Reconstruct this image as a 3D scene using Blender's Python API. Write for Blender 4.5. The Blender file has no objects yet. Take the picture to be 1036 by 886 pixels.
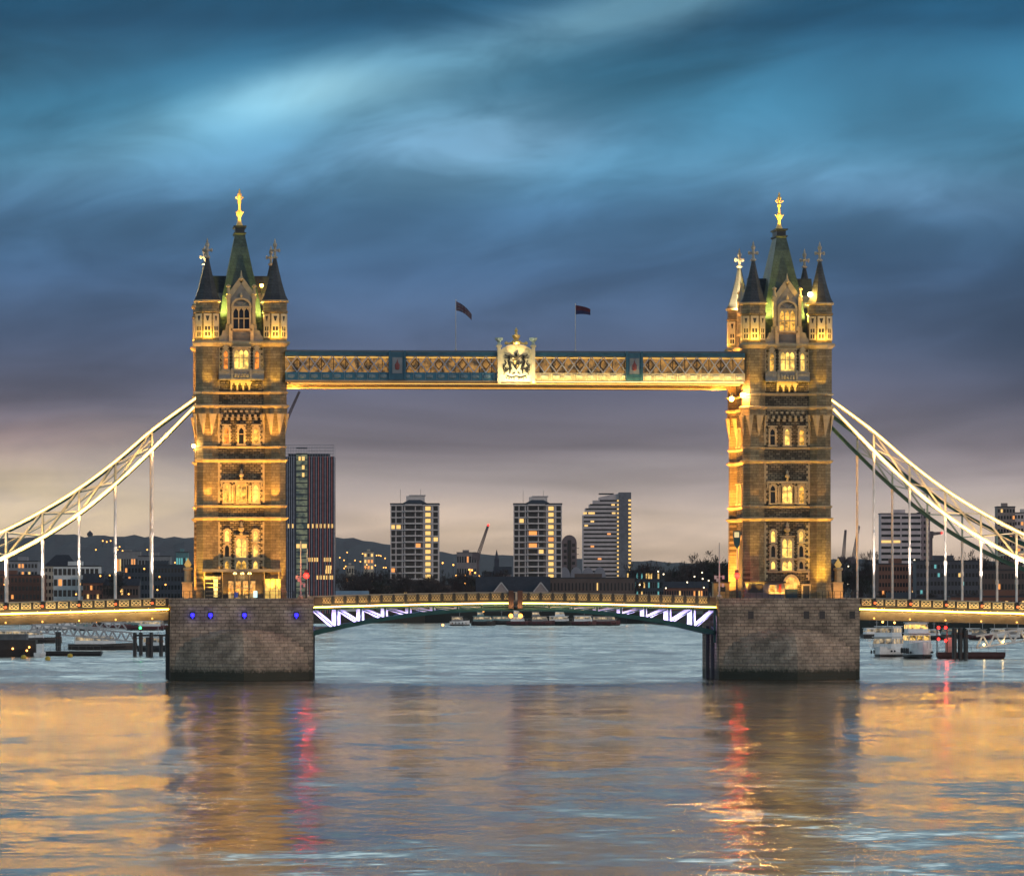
import bpy, math, random
from mathutils import Vector, Matrix
R = math.radians
SC = bpy.context.scene
COL = SC.collection
PI = math.pi

# ------------------------------------------------------------------ camera
YAW = math.atan(436 / 5336)
FW = Vector((math.sin(YAW), math.cos(YAW), 0)); RT = Vector((math.cos(YAW), -math.sin(YAW), 0))
CAM = Vector((0, 0, 0)) - FW * 800 - RT * 0.45 + Vector((0, 0, 13))
cd = bpy.data.cameras.new('camera'); cam = bpy.data.objects.new('camera', cd); COL.objects.link(cam)
cam.location = CAM; cam.rotation_euler = (R(90), 0, -YAW)
cd.sensor_width = 36; cd.lens = 36 * 5336 / 1036; cd.shift_y = (600 - 443) / 1036
cd.clip_start = 1; cd.clip_end = 40000
SC.camera = cam
SC.view_settings.view_transform = 'Standard'; SC.view_settings.look = 'None'
SC.view_settings.exposure = 0; SC.view_settings.gamma = 1
SC.cycles.use_denoising = True
SC.cycles.max_bounces = 5; SC.cycles.diffuse_bounces = 2; SC.cycles.glossy_bounces = 3
SC.cycles.transmission_bounces = 2; SC.cycles.transparent_max_bounces = 6
SC.cycles.caustics_reflective = False; SC.cycles.caustics_refractive = False
SC.cycles.sample_clamp_indirect = 6

def lin(r, g, b, k=1.0):
    f = lambda c: (c/255/12.92 if c/255 <= .04045 else ((c/255+.055)/1.055)**2.4) * k
    return (f(r), f(g), f(b), 1)

# ------------------------------------------------------------------ node helper
class NT:
    def __init__(s, tree): s.t = tree; s.n = tree.nodes; s.l = tree.links
    def new(s, typ, **kw):
        n = s.n.new(typ)
        for k, v in kw.items(): setattr(n, k, v)
        return n
    def put(s, sock, v):
        if isinstance(v, bpy.types.NodeSocket): s.l.new(v, sock)
        elif v is not None: sock.default_value = v
    def math(s, op, a, b=None, c=None, clamp=False):
        n = s.new('ShaderNodeMath', operation=op); n.use_clamp = clamp
        s.put(n.inputs[0], a); s.put(n.inputs[1], b); s.put(n.inputs[2], c)
        return n.outputs[0]
    def mix(s, f, a, b, mode='MIX'):
        n = s.new('ShaderNodeMix', data_type='RGBA', blend_type=mode)
        s.put(n.inputs[0], f); s.put(n.inputs[6], a); s.put(n.inputs[7], b)
        return n.outputs[2]
    def comb(s, x, y, z=0.0):
        n = s.new('ShaderNodeCombineXYZ'); s.put(n.inputs[0], x); s.put(n.inputs[1], y); s.put(n.inputs[2], z)
        return n.outputs[0]
    def sep(s, v):
        n = s.new('ShaderNodeSeparateXYZ'); s.put(n.inputs[0], v); return n.outputs
    def noise(s, vec, scale=1, detail=3, rough=.5, dist=0):
        n = s.new('ShaderNodeTexNoise'); s.put(n.inputs['Vector'], vec)
        n.inputs['Scale'].default_value = scale; n.inputs['Detail'].default_value = detail
        n.inputs['Roughness'].default_value = rough; n.inputs['Distortion'].default_value = dist
        return n
    def ramp(s, f, stops, interp='LINEAR'):
        n = s.new('ShaderNodeValToRGB'); s.put(n.inputs[0], f); cr = n.color_ramp; cr.interpolation = interp
        while len(cr.elements) < len(stops): cr.elements.new(.5)
        for e, (p, c) in zip(cr.elements, stops): e.position = p; e.color = c
        return n.outputs[0]
    def rng(s, v, a, b, c=0., d=1.):
        n = s.new('ShaderNodeMapRange'); n.clamp = True; n.interpolation_type = 'SMOOTHSTEP'
        s.put(n.inputs[0], v)
        for i, q in enumerate((a, b, c, d)): n.inputs[i+1].default_value = q
        return n.outputs[0]

# ------------------------------------------------------------------ sky
world = bpy.data.worlds.new('World'); SC.world = world; world.use_nodes = True
def build_sky():
    w = NT(world.node_tree); w.n.clear()
    out = w.new('ShaderNodeOutputWorld'); bg = w.new('ShaderNodeBackground'); bg2 = w.new('ShaderNodeBackground')
    add = w.new('ShaderNodeAddShader')
    sky = w.new('ShaderNodeTexSky', sky_type='NISHITA'); sky.sun_disc = False
    sky.sun_elevation = R(1.5); sky.sun_rotation = R(132); sky.dust_density = 3
    w.l.new(sky.outputs[0], bg2.inputs[0]); bg2.inputs[1].default_value = .006
    tc = w.new('ShaderNodeTexCoord'); x, y, z = w.sep(tc.outputs['Generated'])[:3]
    az = w.math('ARCTAN2', x, y)
    hor = w.math('SQRT', w.math('ADD', w.math('MULTIPLY', x, x), w.math('MULTIPLY', y, y)))
    el = w.math('ARCTAN2', z, hor)                      # radians above the horizon
    U = w.math('MULTIPLY', w.math('SUBTRACT', az, YAW), 5.336)     # thousands of pixels right of centre
    V = w.math('MULTIPLY', el, 5.336)                    # thousands of pixels above the horizon
    base = w.ramp(w.math('DIVIDE', V, 2.4), [(p/2, c) for p, c in [
        (0.000, lin(198, 174, 152)), (0.035, lin(190, 168, 150)), (0.085, lin(156, 144, 140)), (0.125, lin(116, 109, 116)),
        (0.165, lin(92, 93, 110)), (0.215, lin(76, 92, 120)), (0.27, lin(68, 99, 134)), (0.32, lin(72, 114, 150)),
        (0.36, lin(78, 132, 164)), (0.41, lin(62, 124, 156)), (0.445, lin(52, 110, 142)), (0.48, lin(32, 82, 114)),
        (0.51, lin(30, 84, 116)), (0.58, lin(100, 150, 168)), (0.70, lin(205, 226, 228, 2.1)), (1.25, lin(205, 226, 228, 2.1)), (1.55, lin(78, 96, 116))]])  # bright band above the frame is added to pale the water's reflections
    # streaks of cloud, drawn out along a slanting wind
    a = R(9)
    up = w.math('ADD', w.math('MULTIPLY', U, math.cos(a)), w.math('MULTIPLY', V, math.sin(a)))
    vp = w.math('SUBTRACT', w.math('MULTIPLY', V, math.cos(a)), w.math('MULTIPLY', U, math.sin(a)))
    n1 = w.noise(w.comb(w.math('MULTIPLY', up, 2.2), w.math('MULTIPLY', vp, 5.5), 3.1), 1, 2.5, .45, .35)
    n2 = w.noise(w.comb(w.math('MULTIPLY', up, 5), w.math('MULTIPLY', vp, 15), 7.7), 1, 4.5, .55, .6)
    c = w.math('ADD', w.math('MULTIPLY', n1.outputs[0], .7), w.math('MULTIPLY', n2.outputs[0], .3))
    k = w.rng(c, .36, .66, .64, 1.38)
    # low down the banks lie level
    n3 = w.noise(w.comb(w.math('MULTIPLY', U, 1.5), w.math('MULTIPLY', V, 15), 1.3), 1, 3.5, .55, .4)
    k3 = w.rng(n3.outputs[0], .34, .66, .72, 1.28)
    lowf = w.rng(V, .12, .3)
    kk = w.math('ADD', w.math('MULTIPLY', k3, w.math('SUBTRACT', 1, lowf)), w.math('MULTIPLY', k, lowf))
    col = w.mix(1, base, w.comb(kk, kk, kk), 'MULTIPLY')
    def blob(cx, cy, sx, sy, rot=0.0):
        dx = w.math('SUBTRACT', U, (cx-518)/1000); dy = w.math('SUBTRACT', V, (600-cy)/1000)
        cr, sr = math.cos(R(rot)), math.sin(R(rot))
        p = w.math('DIVIDE', w.math('ADD', w.math('MULTIPLY', dx, cr), w.math('MULTIPLY', dy, sr)), sx/1000)
        q = w.math('DIVIDE', w.math('SUBTRACT', w.math('MULTIPLY', dy, cr), w.math('MULTIPLY', dx, sr)), sy/1000)
        return w.math('EXPONENT', w.math('MULTIPLY', w.math('ADD', w.math('MULTIPLY', p, p), w.math('MULTIPLY', q, q)), -1))
    edge = w.rng(n2.outputs[0], .3, .7, .55, 1.3)
    def addb(col, f, rgb):
        return w.mix(1, col, w.mix(w.math('MULTIPLY', f, edge), (0, 0, 0, 1), rgb), 'ADD')
    for b, rgb in [((290, 96, 85, 22, 12), lin(96, 118, 118)), ((250, 112, 150, 30, 14), lin(56, 76, 80)), ((380, 85, 190, 32, 16), lin(76, 100, 108)),
                   ((470, 140, 110, 42), lin(86, 108, 122)), ((640, 12, 130, 26, 14), lin(80, 106, 112)),
                   ((900, 190, 190, 26, -4), lin(70, 92, 112)), ((330, 165, 360, 30, 6), lin(50, 66, 84)),
                   ((20, 512, 200, 58, 0), lin(152, 134, 88)), ((120, 440, 120, 12, 8), lin(60, 48, 40)),
                   ((640, 538, 280, 34, 0), lin(108, 94, 72)), ((430, 522, 80, 24, 0), lin(98, 82, 56)), ((1040, 528, 170, 32, 0), lin(100, 92, 74)), ((760, 490, 90, 22, 0), lin(66, 58, 58)), ((620, 470, 190, 14, 4), lin(52, 50, 48)),
                   ((0, 445, 110, 30, 0), lin(80, 56, 60)), ((1040, 475, 140, 22, 0), lin(76, 68, 74))]:
        col = addb(col, blob(*b), rgb)
    dark = w.math('ADD', blob(90, 60, 210, 55, 10), blob(920, 110, 150, 60, -10)); dark = w.math('ADD', dark, blob(1030, 350, 130, 60))
    dark = w.math('MULTIPLY', dark, .38, clamp=True)
    col = w.mix(dark, col, lin(36, 56, 78))
    below = w.rng(V, -.06, 0); col = w.mix(below, lin(40, 44, 50), col)
    w.l.new(col, bg.inputs[0]); bg.inputs[1].default_value = 1.1
    w.l.new(bg.outputs[0], add.inputs[0]); w.l.new(bg2.outputs[0], add.inputs[1]); w.l.new(add.outputs[0], out.inputs[0])
build_sky()
world.cycles.sampling_method = 'MANUAL'; world.cycles.sample_map_resolution = 1024

sl = bpy.data.lights.new('sun', 'SUN'); sl.energy = .65; sl.angle = R(10); sl.color = (1, .70, .52)
so = bpy.data.objects.new('sun', sl); COL.objects.link(so); so.rotation_euler = (R(76), 0, R(48))

# ------------------------------------------------------------------ materials
MATS = {}
def mat(name, col, rough=.7, metal=0., var=.25, vs=.6, emit=None, es=0., bump=0., spec=.5, evar=0., evs=1.):
    if name in MATS: return MATS[name]
    m = bpy.data.materials.new(name); m.use_nodes = True; t = NT(m.node_tree)
    b = t.n['Principled BSDF']; tc = t.new('ShaderNodeTexCoord').outputs['Object']
    c = tuple(col) + ((1,) if len(col) == 3 else ())
    n = t.noise(tc, vs, 5, .6)
    d = tuple(q*(1-var) for q in c[:3]) + (1,); e = tuple(min(1, q*(1+var)) for q in c[:3]) + (1,)
    t.l.new(t.ramp(n.outputs[0], [(.3, d), (.7, e)]), b.inputs['Base Color'])
    b.inputs['Roughness'].default_value = rough; b.inputs['Metallic'].default_value = metal
    b.inputs['Specular IOR Level'].default_value = spec
    if emit:
        b.inputs['Emission Color'].default_value = tuple(emit) + (1,)
        if evar:
            ne = t.noise(tc, evs, 3, .6)
            t.l.new(t.rng(ne.outputs[0], .35, .65, es*(1-evar), es*(1+evar)), b.inputs['Emission Strength'])
        else: b.inputs['Emission Strength'].default_value = es
    if bump:
        bn = t.new('ShaderNodeBump'); bn.inputs['Strength'].default_value = bump; bn.inputs['Distance'].default_value = .1
        n2 = t.noise(tc, vs*6, 5, .6); t.l.new(n2.outputs[0], bn.inputs['Height']); t.l.new(bn.outputs[0], b.inputs['Normal'])
    MATS[name] = m
    return m
def brick(name, c1, c2, mortar, bw, bh, bump=.4, ky=1, algae=False, ms=.02, rough=.85, stain=.35):
    m = bpy.data.materials.new(name); m.use_nodes = True; t = NT(m.node_tree); b = t.n['Principled BSDF']
    tc = t.new('ShaderNodeTexCoord').outputs['Object']; x, y, z = t.sep(tc)[:3]
    br = t.new('ShaderNodeTexBrick'); t.l.new(t.comb(t.math('ADD', x, t.math('MULTIPLY', y, ky)), z), br.inputs['Vector'])
    for k, v in (('Color1', c1), ('Color2', c2), ('Mortar', mortar)): br.inputs[k].default_value = tuple(v)+(1,)
    br.inputs['Scale'].default_value = 1; br.inputs['Mortar Size'].default_value = ms
    br.inputs['Brick Width'].default_value = bw; br.inputs['Row Height'].default_value = bh; br.inputs['Bias'].default_value = 0
    n = t.noise(tc, .35, 6, .65); n2 = t.noise(tc, 2.2, 5, .7)
    f = t.rng(n.outputs[0], .3, .7, 1-stain, 1+stain*.5); f2 = t.rng(n2.outputs[0], .3, .7, .8, 1.15)
    ff = t.math('MULTIPLY', f, f2); c = t.mix(1, br.outputs[0], t.comb(ff, ff, ff), 'MULTIPLY')
    if algae:
        h = t.math('ADD', z, t.math('MULTIPLY', n2.outputs[0], 1.6))
        c = t.mix(t.rng(h, 1.9, 2.6, .95, 0), c, (.012, .014, .008, 1))
        c = t.mix(t.rng(h, 2.3, 5.0, .45, 0), c, (.06, .06, .045, 1))
    t.l.new(c, b.inputs['Base Color']); b.inputs['Roughness'].default_value = rough
    bn = t.new('ShaderNodeBump'); bn.inputs['Strength'].default_value = bump; bn.inputs['Distance'].default_value = .15
    h = t.math('ADD', t.math('MULTIPLY', br.outputs['Fac'], -1), t.math('MULTIPLY', n2.outputs[0], .8))
    t.l.new(h, bn.inputs['Height']); t.l.new(bn.outputs[0], b.inputs['Normal'])
    MATS[name] = m
    return m
ASH = brick('ashlar', (.34, .26, .15), (.22, .165, .095), (.09, .065, .04), 1.1, .42, .35)
RUB = brick('rough_granite', (.32, .25, .16), (.10, .078, .055), (.04, .032, .025), .75, .33, .9, ms=.05, stain=.5)
PIERM = brick('pier_granite', (.48, .36, .27), (.32, .24, .185), (.15, .115, .09), 1.25, .5, .8, algae=True, ms=.04, stain=.5)
PALE = mat('portland_stone', (.47, .37, .23), .75, var=.2, vs=1.2)
SLATE = brick('slate', (.05, .055, .065), (.035, .04, .05), (.02, .02, .025), .5, .45, .35, rough=.6)
ROOFG = brick('roof_slate_green', (.07, .10, .085), (.05, .075, .065), (.03, .04, .04), .6, .5, .4, rough=.55)
TEAL = mat('teal_paint', (.025, .10, .16), .45, var=.25, vs=.8)
TEALL = mat('pale_blue_paint', (.28, .36, .42), .45, var=.2)
GREEN = mat('green_paint', (.012, .075, .06), .5, var=.25)
WHITE = mat('white_paint', (.76, .76, .75), .5, var=.12)
GOLD = mat('gilding', (.85, .58, .2), .45, .25, var=.2)
DARK = mat('dark_metal', (.035, .036, .04), .5, .3)
GLASSD = mat('dark_glass', (.02, .025, .03), .08, var=.4)
LITW = mat('lit_window', (.12, .08, .04), .3, emit=(1, .50, .07), es=.85, evar=.75, evs=1.3)
LITB = mat('bright_window', (.2, .15, .1), .3, emit=(1, .62, .12), es=1.3, evar=.5, evs=1.1)
LITO = mat('orange_window', (.12, .05, .03), .3, emit=(1, .28, .03), es=.9, evar=.6, evs=2)
LED = mat('warm_led', (.8, .7, .5), .4, emit=(1, .80, .40), es=3.0)
LEDG = mat('gold_led', (.8, .6, .3), .4, emit=(1, .5, .09), es=1.5)
BULB = mat('warm_bulb', (.8, .6, .4), .4, emit=(1, .5, .05), es=80)
BULBS = mat('sodium_bulb', (.8, .5, .2), .4, emit=(1, .42, .08), es=7)
REDL = mat('red_lamp', (.6, .05, .03), .4, emit=(1, .012, .008), es=12)
REDS = mat('small_red_lamp', (.5, .02, .01), .4, emit=(1, .02, .015), es=6)
BLUEL = mat('blue_lamp', (.03, .03, .6), .4, emit=(.03, .02, 1), es=3)
CUTM = brick('cutwater_granite', (.52, .41, .32), (.39, .30, .24), (.17, .13, .11), 1.25, .5, .5, ky=0, algae=True, ms=.03, stain=.45)
GREENL = mat('green_lamp', (.05, .6, .2), .4, emit=(.05, 1, .2), es=5)

# ------------------------------------------------------------------ mesh builder
class M:
    def __init__(s): s.v = []; s.f = []; s.m = []; s.T = Matrix.Identity(4)
    def add(s, vs, fs, mi=0):
        o = len(s.v); s.v += [s.T @ Vector(p) for p in vs]
        s.f += [tuple(i+o for i in f) for f in fs]; s.m += [mi]*len(fs); return s
    def box(s, x0, x1, y0, y1, z0, z1, mi=0):
        return s.add([(x0,y0,z0),(x1,y0,z0),(x1,y1,z0),(x0,y1,z0),(x0,y0,z1),(x1,y0,z1),(x1,y1,z1),(x0,y1,z1)],
                     [(0,3,2,1),(4,5,6,7),(0,1,5,4),(1,2,6,5),(2,3,7,6),(3,0,4,7)], mi)
    def loft(s, rings, mi=0, caps=True, mfun=None):
        n = len(rings[0]); o = len(s.v)
        for r in rings: s.v += [s.T @ Vector(p) for p in r]
        for k in range(len(rings)-1):
            for i in range(n):
                j = (i+1) % n
                s.f.append((o+k*n+i, o+k*n+j, o+(k+1)*n+j, o+(k+1)*n+i)); s.m.append(mfun(i) if mfun else mi)
        if caps:
            s.f.append(tuple(o+i for i in reversed(range(n)))); s.m.append(mi)
            s.f.append(tuple(o+(len(rings)-1)*n+i for i in range(n))); s.m.append(mi)
        return s
    def lathe(s, cx, cy, prof, n=8, mi=0, off=None, sx=1, sy=1):
        off = PI/n if off is None else off; k = 1/math.cos(PI/n) if n <= 8 else 1
        return s.loft([[(cx+r*k*sx*math.cos(off+2*PI*i/n), cy+r*k*sy*math.sin(off+2*PI*i/n), z) for i in range(n)] for r, z in prof], mi)
    def bar(s, p, q, w, h=None, mi=0, up=(0, 0, 1)):
        p = Vector(p); q = Vector(q); h = h or w; d = (q-p)
        if d.length < 1e-6: return s
        d.normalize(); u = Vector(up)
        if abs(d.dot(u)) > .98: u = Vector((0, 1, 0))
        a = d.cross(u).normalized()*(w/2); b = a.cross(d).normalized()*(h/2)
        return s.add([p-a-b, p+a-b, p+a+b, p-a+b, q-a-b, q+a-b, q+a+b, q-a+b],
                     [(0,3,2,1),(4,5,6,7),(0,1,5,4),(1,2,6,5),(2,3,7,6),(3,0,4,7)], mi)
    def tube(s, pts, rs, n=6, mi=0):
        pts = [Vector(p) for p in pts]
        if not hasattr(rs, '__len__'): rs = [rs]*len(pts)
        rings = []
        for i, p in enumerate(pts):
            d = (pts[min(i+1, len(pts)-1)] - pts[max(i-1, 0)]).normalized()
            u = Vector((0, 0, 1)) if abs(d.z) < .9 else Vector((1, 0, 0))
            a = d.cross(u).normalized(); b = a.cross(d)
            rings.append([p + (a*math.cos(2*PI*k/n) + b*math.sin(2*PI*k/n))*rs[i] for k in range(n)])
        return s.loft(rings, mi)
    def ball(s, c, r, n=8, mi=0, sz=1, sx=1, sy=1):
        pr = [(r*math.cos(t)+1e-4, c[2]+r*sz*math.sin(t)) for t in [(-.5+k/5)*PI for k in range(6)]]
        return s.lathe(c[0], c[1], pr, max(n, 9), mi, sx=sx, sy=sy)
    def prism(s, pts, y0, y1, mi=0):               # polygon in x,z run through y
        n = len(pts)
        return s.add([(x, y0, z) for x, z in pts] + [(x, y1, z) for x, z in pts],
                     [tuple(range(n)), tuple(reversed(range(n, 2*n)))] + [(i, n+i, n+(i+1)%n, (i+1)%n) for i in range(n)], mi)
    def build(s, name, m, parent=None, label=None, **kw):
        me = bpy.data.meshes.new(name); me.from_pydata([tuple(p) for p in s.v], [], s.f); me.validate()
        for q in (m if isinstance(m, (list, tuple)) else [m]): me.materials.append(q)
        if len(me.polygons) == len(s.m): me.polygons.foreach_set('material_index', s.m)
        import bmesh
        bm = bmesh.new(); bm.from_mesh(me); bmesh.ops.recalc_face_normals(bm, faces=bm.faces); bm.to_mesh(me); bm.free()
        o = bpy.data.objects.new(name, me); COL.objects.link(o)
        if parent: o.parent = parent
        if label: o['label'] = label
        for k, v in kw.items(): o[k] = v
        return o
def tag(o, label, cat, group=None, kind=None):
    o['label'] = label; o['category'] = cat
    if group: o['group'] = group
    if kind: o['kind'] = kind
    return o
def thing(name, label, cat, loc=(0, 0, 0), rz=0, group=None):
    o = bpy.data.objects.new(name, None); COL.objects.link(o); o.location = loc; o.rotation_euler = (0, 0, rz)
    o.empty_display_size = .5
    return tag(o, label, cat, group)
def copy_tree(o, parent=None):
    c = o.copy(); COL.objects.link(c); c.parent = parent
    for ch in list(o.children): copy_tree(ch, c)
    return c
def setup(o, loc, rz, label, group=None):
    o.location = loc; o.rotation_euler = (0, 0, rz); o['label'] = label
    if group: o['group'] = group
    return o
def W(px, D, z=0.):
    p = CAM + FW*D + RT*((px-518)/5336*D); return Vector((p.x, p.y, z))
def ZY(py, D): return 13 + (600-py)*D/5336
def DY(py): return 5336*13/(py-600)              # distance of the water at this line

# lights
def aim(o, d):
    o.rotation_euler = Vector(d).to_track_quat('-Z', 'Y').to_euler()
def area(parent, loc, d, sx, sy, e, col=(1, .66, .24), spread=150):
    l = bpy.data.lights.new('floodlight', 'AREA'); l.shape = 'RECTANGLE'; l.size = sx; l.size_y = sy
    l.energy = e; l.color = col; l.spread = R(spread)
    o = bpy.data.objects.new('floodlight', l); COL.objects.link(o); o.parent = parent; o.location = loc
    z = -Vector(d).normalized(); x = Vector((1, 0, 0)) if abs(z.x) < .8 else Vector((0, 1, 0))
    x = (x - z*x.dot(z)).normalized(); y = z.cross(x)
    o.rotation_euler = Matrix((x, y, z)).transposed().to_euler()
    return o
def spot(parent, loc, d, e, ang=70, col=(1, .66, .24), blend=.5, r=.12):
    l = bpy.data.lights.new('spotlight', 'SPOT'); l.energy = e; l.color = col; l.spot_size = R(ang); l.spot_blend = blend
    l.shadow_soft_size = r
    o = bpy.data.objects.new('spotlight', l); COL.objects.link(o); o.parent = parent; o.location = loc; aim(o, d); return o
def point(parent, loc, e, col=(1, .66, .24), r=.2):
    l = bpy.data.lights.new('lamp_glow', 'POINT'); l.energy = e; l.color = col; l.shadow_soft_size = r
    o = bpy.data.objects.new('lamp_glow', l); COL.objects.link(o); o.parent = parent; o.location = loc; return o

# ------------------------------------------------------------------ water
def water():
    m = bpy.data.materials.new('river_water'); m.use_nodes = True; t = NT(m.node_tree); b = t.n['Principled BSDF']
    g = t.new('ShaderNodeNewGeometry').outputs['Position']; x, y, z = t.sep(g)[:3]
    # turn to the flow: long ripples lie across the stream
    def n(sx, sy, o, det, rough=.55):
        return t.noise(t.comb(t.math('MULTIPLY', x, sx), t.math('MULTIPLY', y, sy), o), 1, det, rough, .6).outputs['Color']
    def cen(c, ax, ay):
        r, q, _ = t.sep(c)[:3]
        return t.math('MULTIPLY', t.math('SUBTRACT', r, .5), ax), t.math('MULTIPLY', t.math('SUBTRACT', q, .5), ay)
    patch = t.noise(t.comb(t.math('MULTIPLY', x, .022), t.math('MULTIPLY', y, .012), 5.), 1, 4, .6, .8).outputs[0]
    pk = t.rng(patch, .35, .65, .6, 1.3)
    # the stream runs rough beyond the bridge, slick just above it, and choppier towards the near bank
    yy = t.math('ADD', y, t.math('MULTIPLY', t.math('SUBTRACT', patch, .5), 60))
    zone = t.math('ADD', t.rng(yy, -42, -26, 0, 1.9), t.math('ADD', t.rng(yy, -560, -280, .2, 0), .5))
    pk = t.math('MULTIPLY', pk, zone)
    ax, ay = cen(n(.10, .05, 0., 3), .45, .20)
    bx, by = cen(n(.30, .34, 9., 3), .6, .20)
    cx, cy = cen(n(.8, 1.3, 4., 3), .6, .18)
    sx = t.math('MULTIPLY', t.math('ADD', t.math('ADD', ax, bx), cx), pk); sy = t.math('MULTIPLY', t.math('ADD', t.math('ADD', ay, by), cy), pk)
    v = t.new('ShaderNodeVectorMath', operation='NORMALIZE'); t.l.new(t.comb(sx, sy, 1.), v.inputs[0])
    t.l.new(v.outputs[0], b.inputs['Normal'])
    b.inputs['Base Color'].default_value = (.06, .05, .035, 1); t.l.new(t.math('ADD', t.rng(yy, -42, -26, 0, .06), t.rng(patch, .35, .65, .085, .13)), b.inputs['Roughness'])
    b.inputs['IOR'].default_value = 1.33; b.inputs['Specular IOR Level'].default_value = .5
    me = M(); me.add([(-9500, -2000, 0), (9500, -2000, 0), (9500, 14900, 0), (-9500, 14900, 0)], [(0, 1, 2, 3)])
    o = me.build('river_water', m); o['kind'] = 'structure'; o['label'] = 'wide rippling river reflecting gold and teal light'
water()
# ------------------------------------------------------------------ piers
L = 17.0; TX = 41.5; PZ = 12.25
def pier(x, label, lamps):
    P = thing('bridge_pier', label, 'bridge pier', (x, L/2, 0), 0, 'granite piers of the bridge')
    T = Matrix.Translation((0, -L/2, 0)); hw = 10.75; y0, y1 = -3.4, L+1.2
    m = M(); m.T = T
    def ring(z, e=0): return [(-hw-e, y0-e, z), (hw+e, y0-e, z), (hw+e, y1+e, z), (-hw-e, y1+e, z)]
    m.loft([ring(-3), ring(10.9), ring(10.9, .14), ring(11.35, .14), ring(11.35, 0), ring(PZ)])
    w = m.build('pier_body', PIERM, P)
    for sgn, yb in ((-1, y0), (1, y1)):
        c = M(); c.T = T
        def prof(t, z):
            pts = []
            for i in range(-10, 11):
                u = i/10; r = (1-abs(u)**1.25)
                pts.append((u*(hw-.35)*t, yb + sgn*(9.5*t*r) - sgn*.3, z))
            return pts if sgn < 0 else pts[::-1]
        rings = [prof(1, -3), prof(1, 2.1), prof(.985, 2.35)]
        N = 9
        for k in range(N):                           # stepped courses of the cutwater cap
            a = k/N; b = (k+1)/N
            ta = math.cos(a*PI/2)*.97+.01; tb = math.cos(b*PI/2)*.97+.01
            zb = 2.4 + 5.2*math.sin(b*PI/2)
            rings.append(prof(ta, zb - .03)); rings.append(prof(max(tb, .02), zb))
        c.loft(rings)
        c.build('cutwater', CUTM, P)
    for sgn in (-1, 1):                              # dark timber fenders standing off the side walls
        for yf in (2.5, 9.0):
            f = M(); f.T = T; f.box(sgn*hw, sgn*(hw+.5), yf, yf+.6, -2, 8); f.build('timber_fender', DARK, P)
    for lx in lamps:
        s = M(); s.T = T; s.box(lx-.42, lx+.42, y0-.05, y0+.02, 9.15, 10.3)
        q = s.build('port_recess', mat('recess_shadow_stone', (.06, .05, .05)), P)
        if label.startswith('left'):
            s = M(); s.T = T; s.lathe(lx, y0-.22, [(.18, 9.45), (.3, 9.55), (.3, 9.9), (.18, 10.0)], 9)
            s.box(lx-.06, lx+.06, y0-.3, y0-.02, 9.2, 9.42)
            s.build('blue_lamp', BLUEL, q)
            point(P, (lx, -L/2+y0-.75, 9.7), 7, (.08, .08, 1), .2)
    r = M(); r.T = T
    for i in range(24):
        xx = -10.6 + i*21.2/23
        r.bar((xx, y0+.25, PZ), (xx, y0+.25, PZ+1.05), .07)
    for zz in (PZ+.55, PZ+1.05): r.bar((-10.6, y0+.25, zz), (10.6, y0+.25, zz), .05)
    r.build('handrail', DARK, P)
    return P
pier(-TX, 'left granite bridge pier with blue lamps and a stepped cutwater', [-7.4, -4.7, .4, 8.2])
pier(TX, 'right granite bridge pier with dark ports and a stepped cutwater', [-5.9, 2.6, 5.0, 9.6])

# ------------------------------------------------------------------ towers
CX = 5.1; SQ = .4142
def outline(a, w, z, cx=CX):
    s = SQ*a
    last = (a, -w) if w <= s else (a+s-w, -w)
    l2 = last if w > s else (a, -s)
    f2 = (-last[1]*-1, 0)
    p_first = (-w, a) if w <= s else (-w, a+s-w)
    p_f2 = p_first if w > s else (-s, a)
    FL = [p_first, p_f2, (-a, s), (-a, -s), (-s, -a), (s, -a), l2, last]
    FR = [(-x, y) for x, y in reversed(FL)]
    RR = [(-x, -y) for x, y in FL]; RL = [(x, -y) for x, y in reversed(FL)]
    out = []
    for (ox, oy), q in zip(((-cx, 0), (cx, 0), (cx, L), (-cx, L)), (FL, FR, RR, RL)):
        out += [(ox+x, oy+y, z) for x, y in q]
    return out
def wallmat(i): return 1 if i % 8 == 7 else 0

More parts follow.
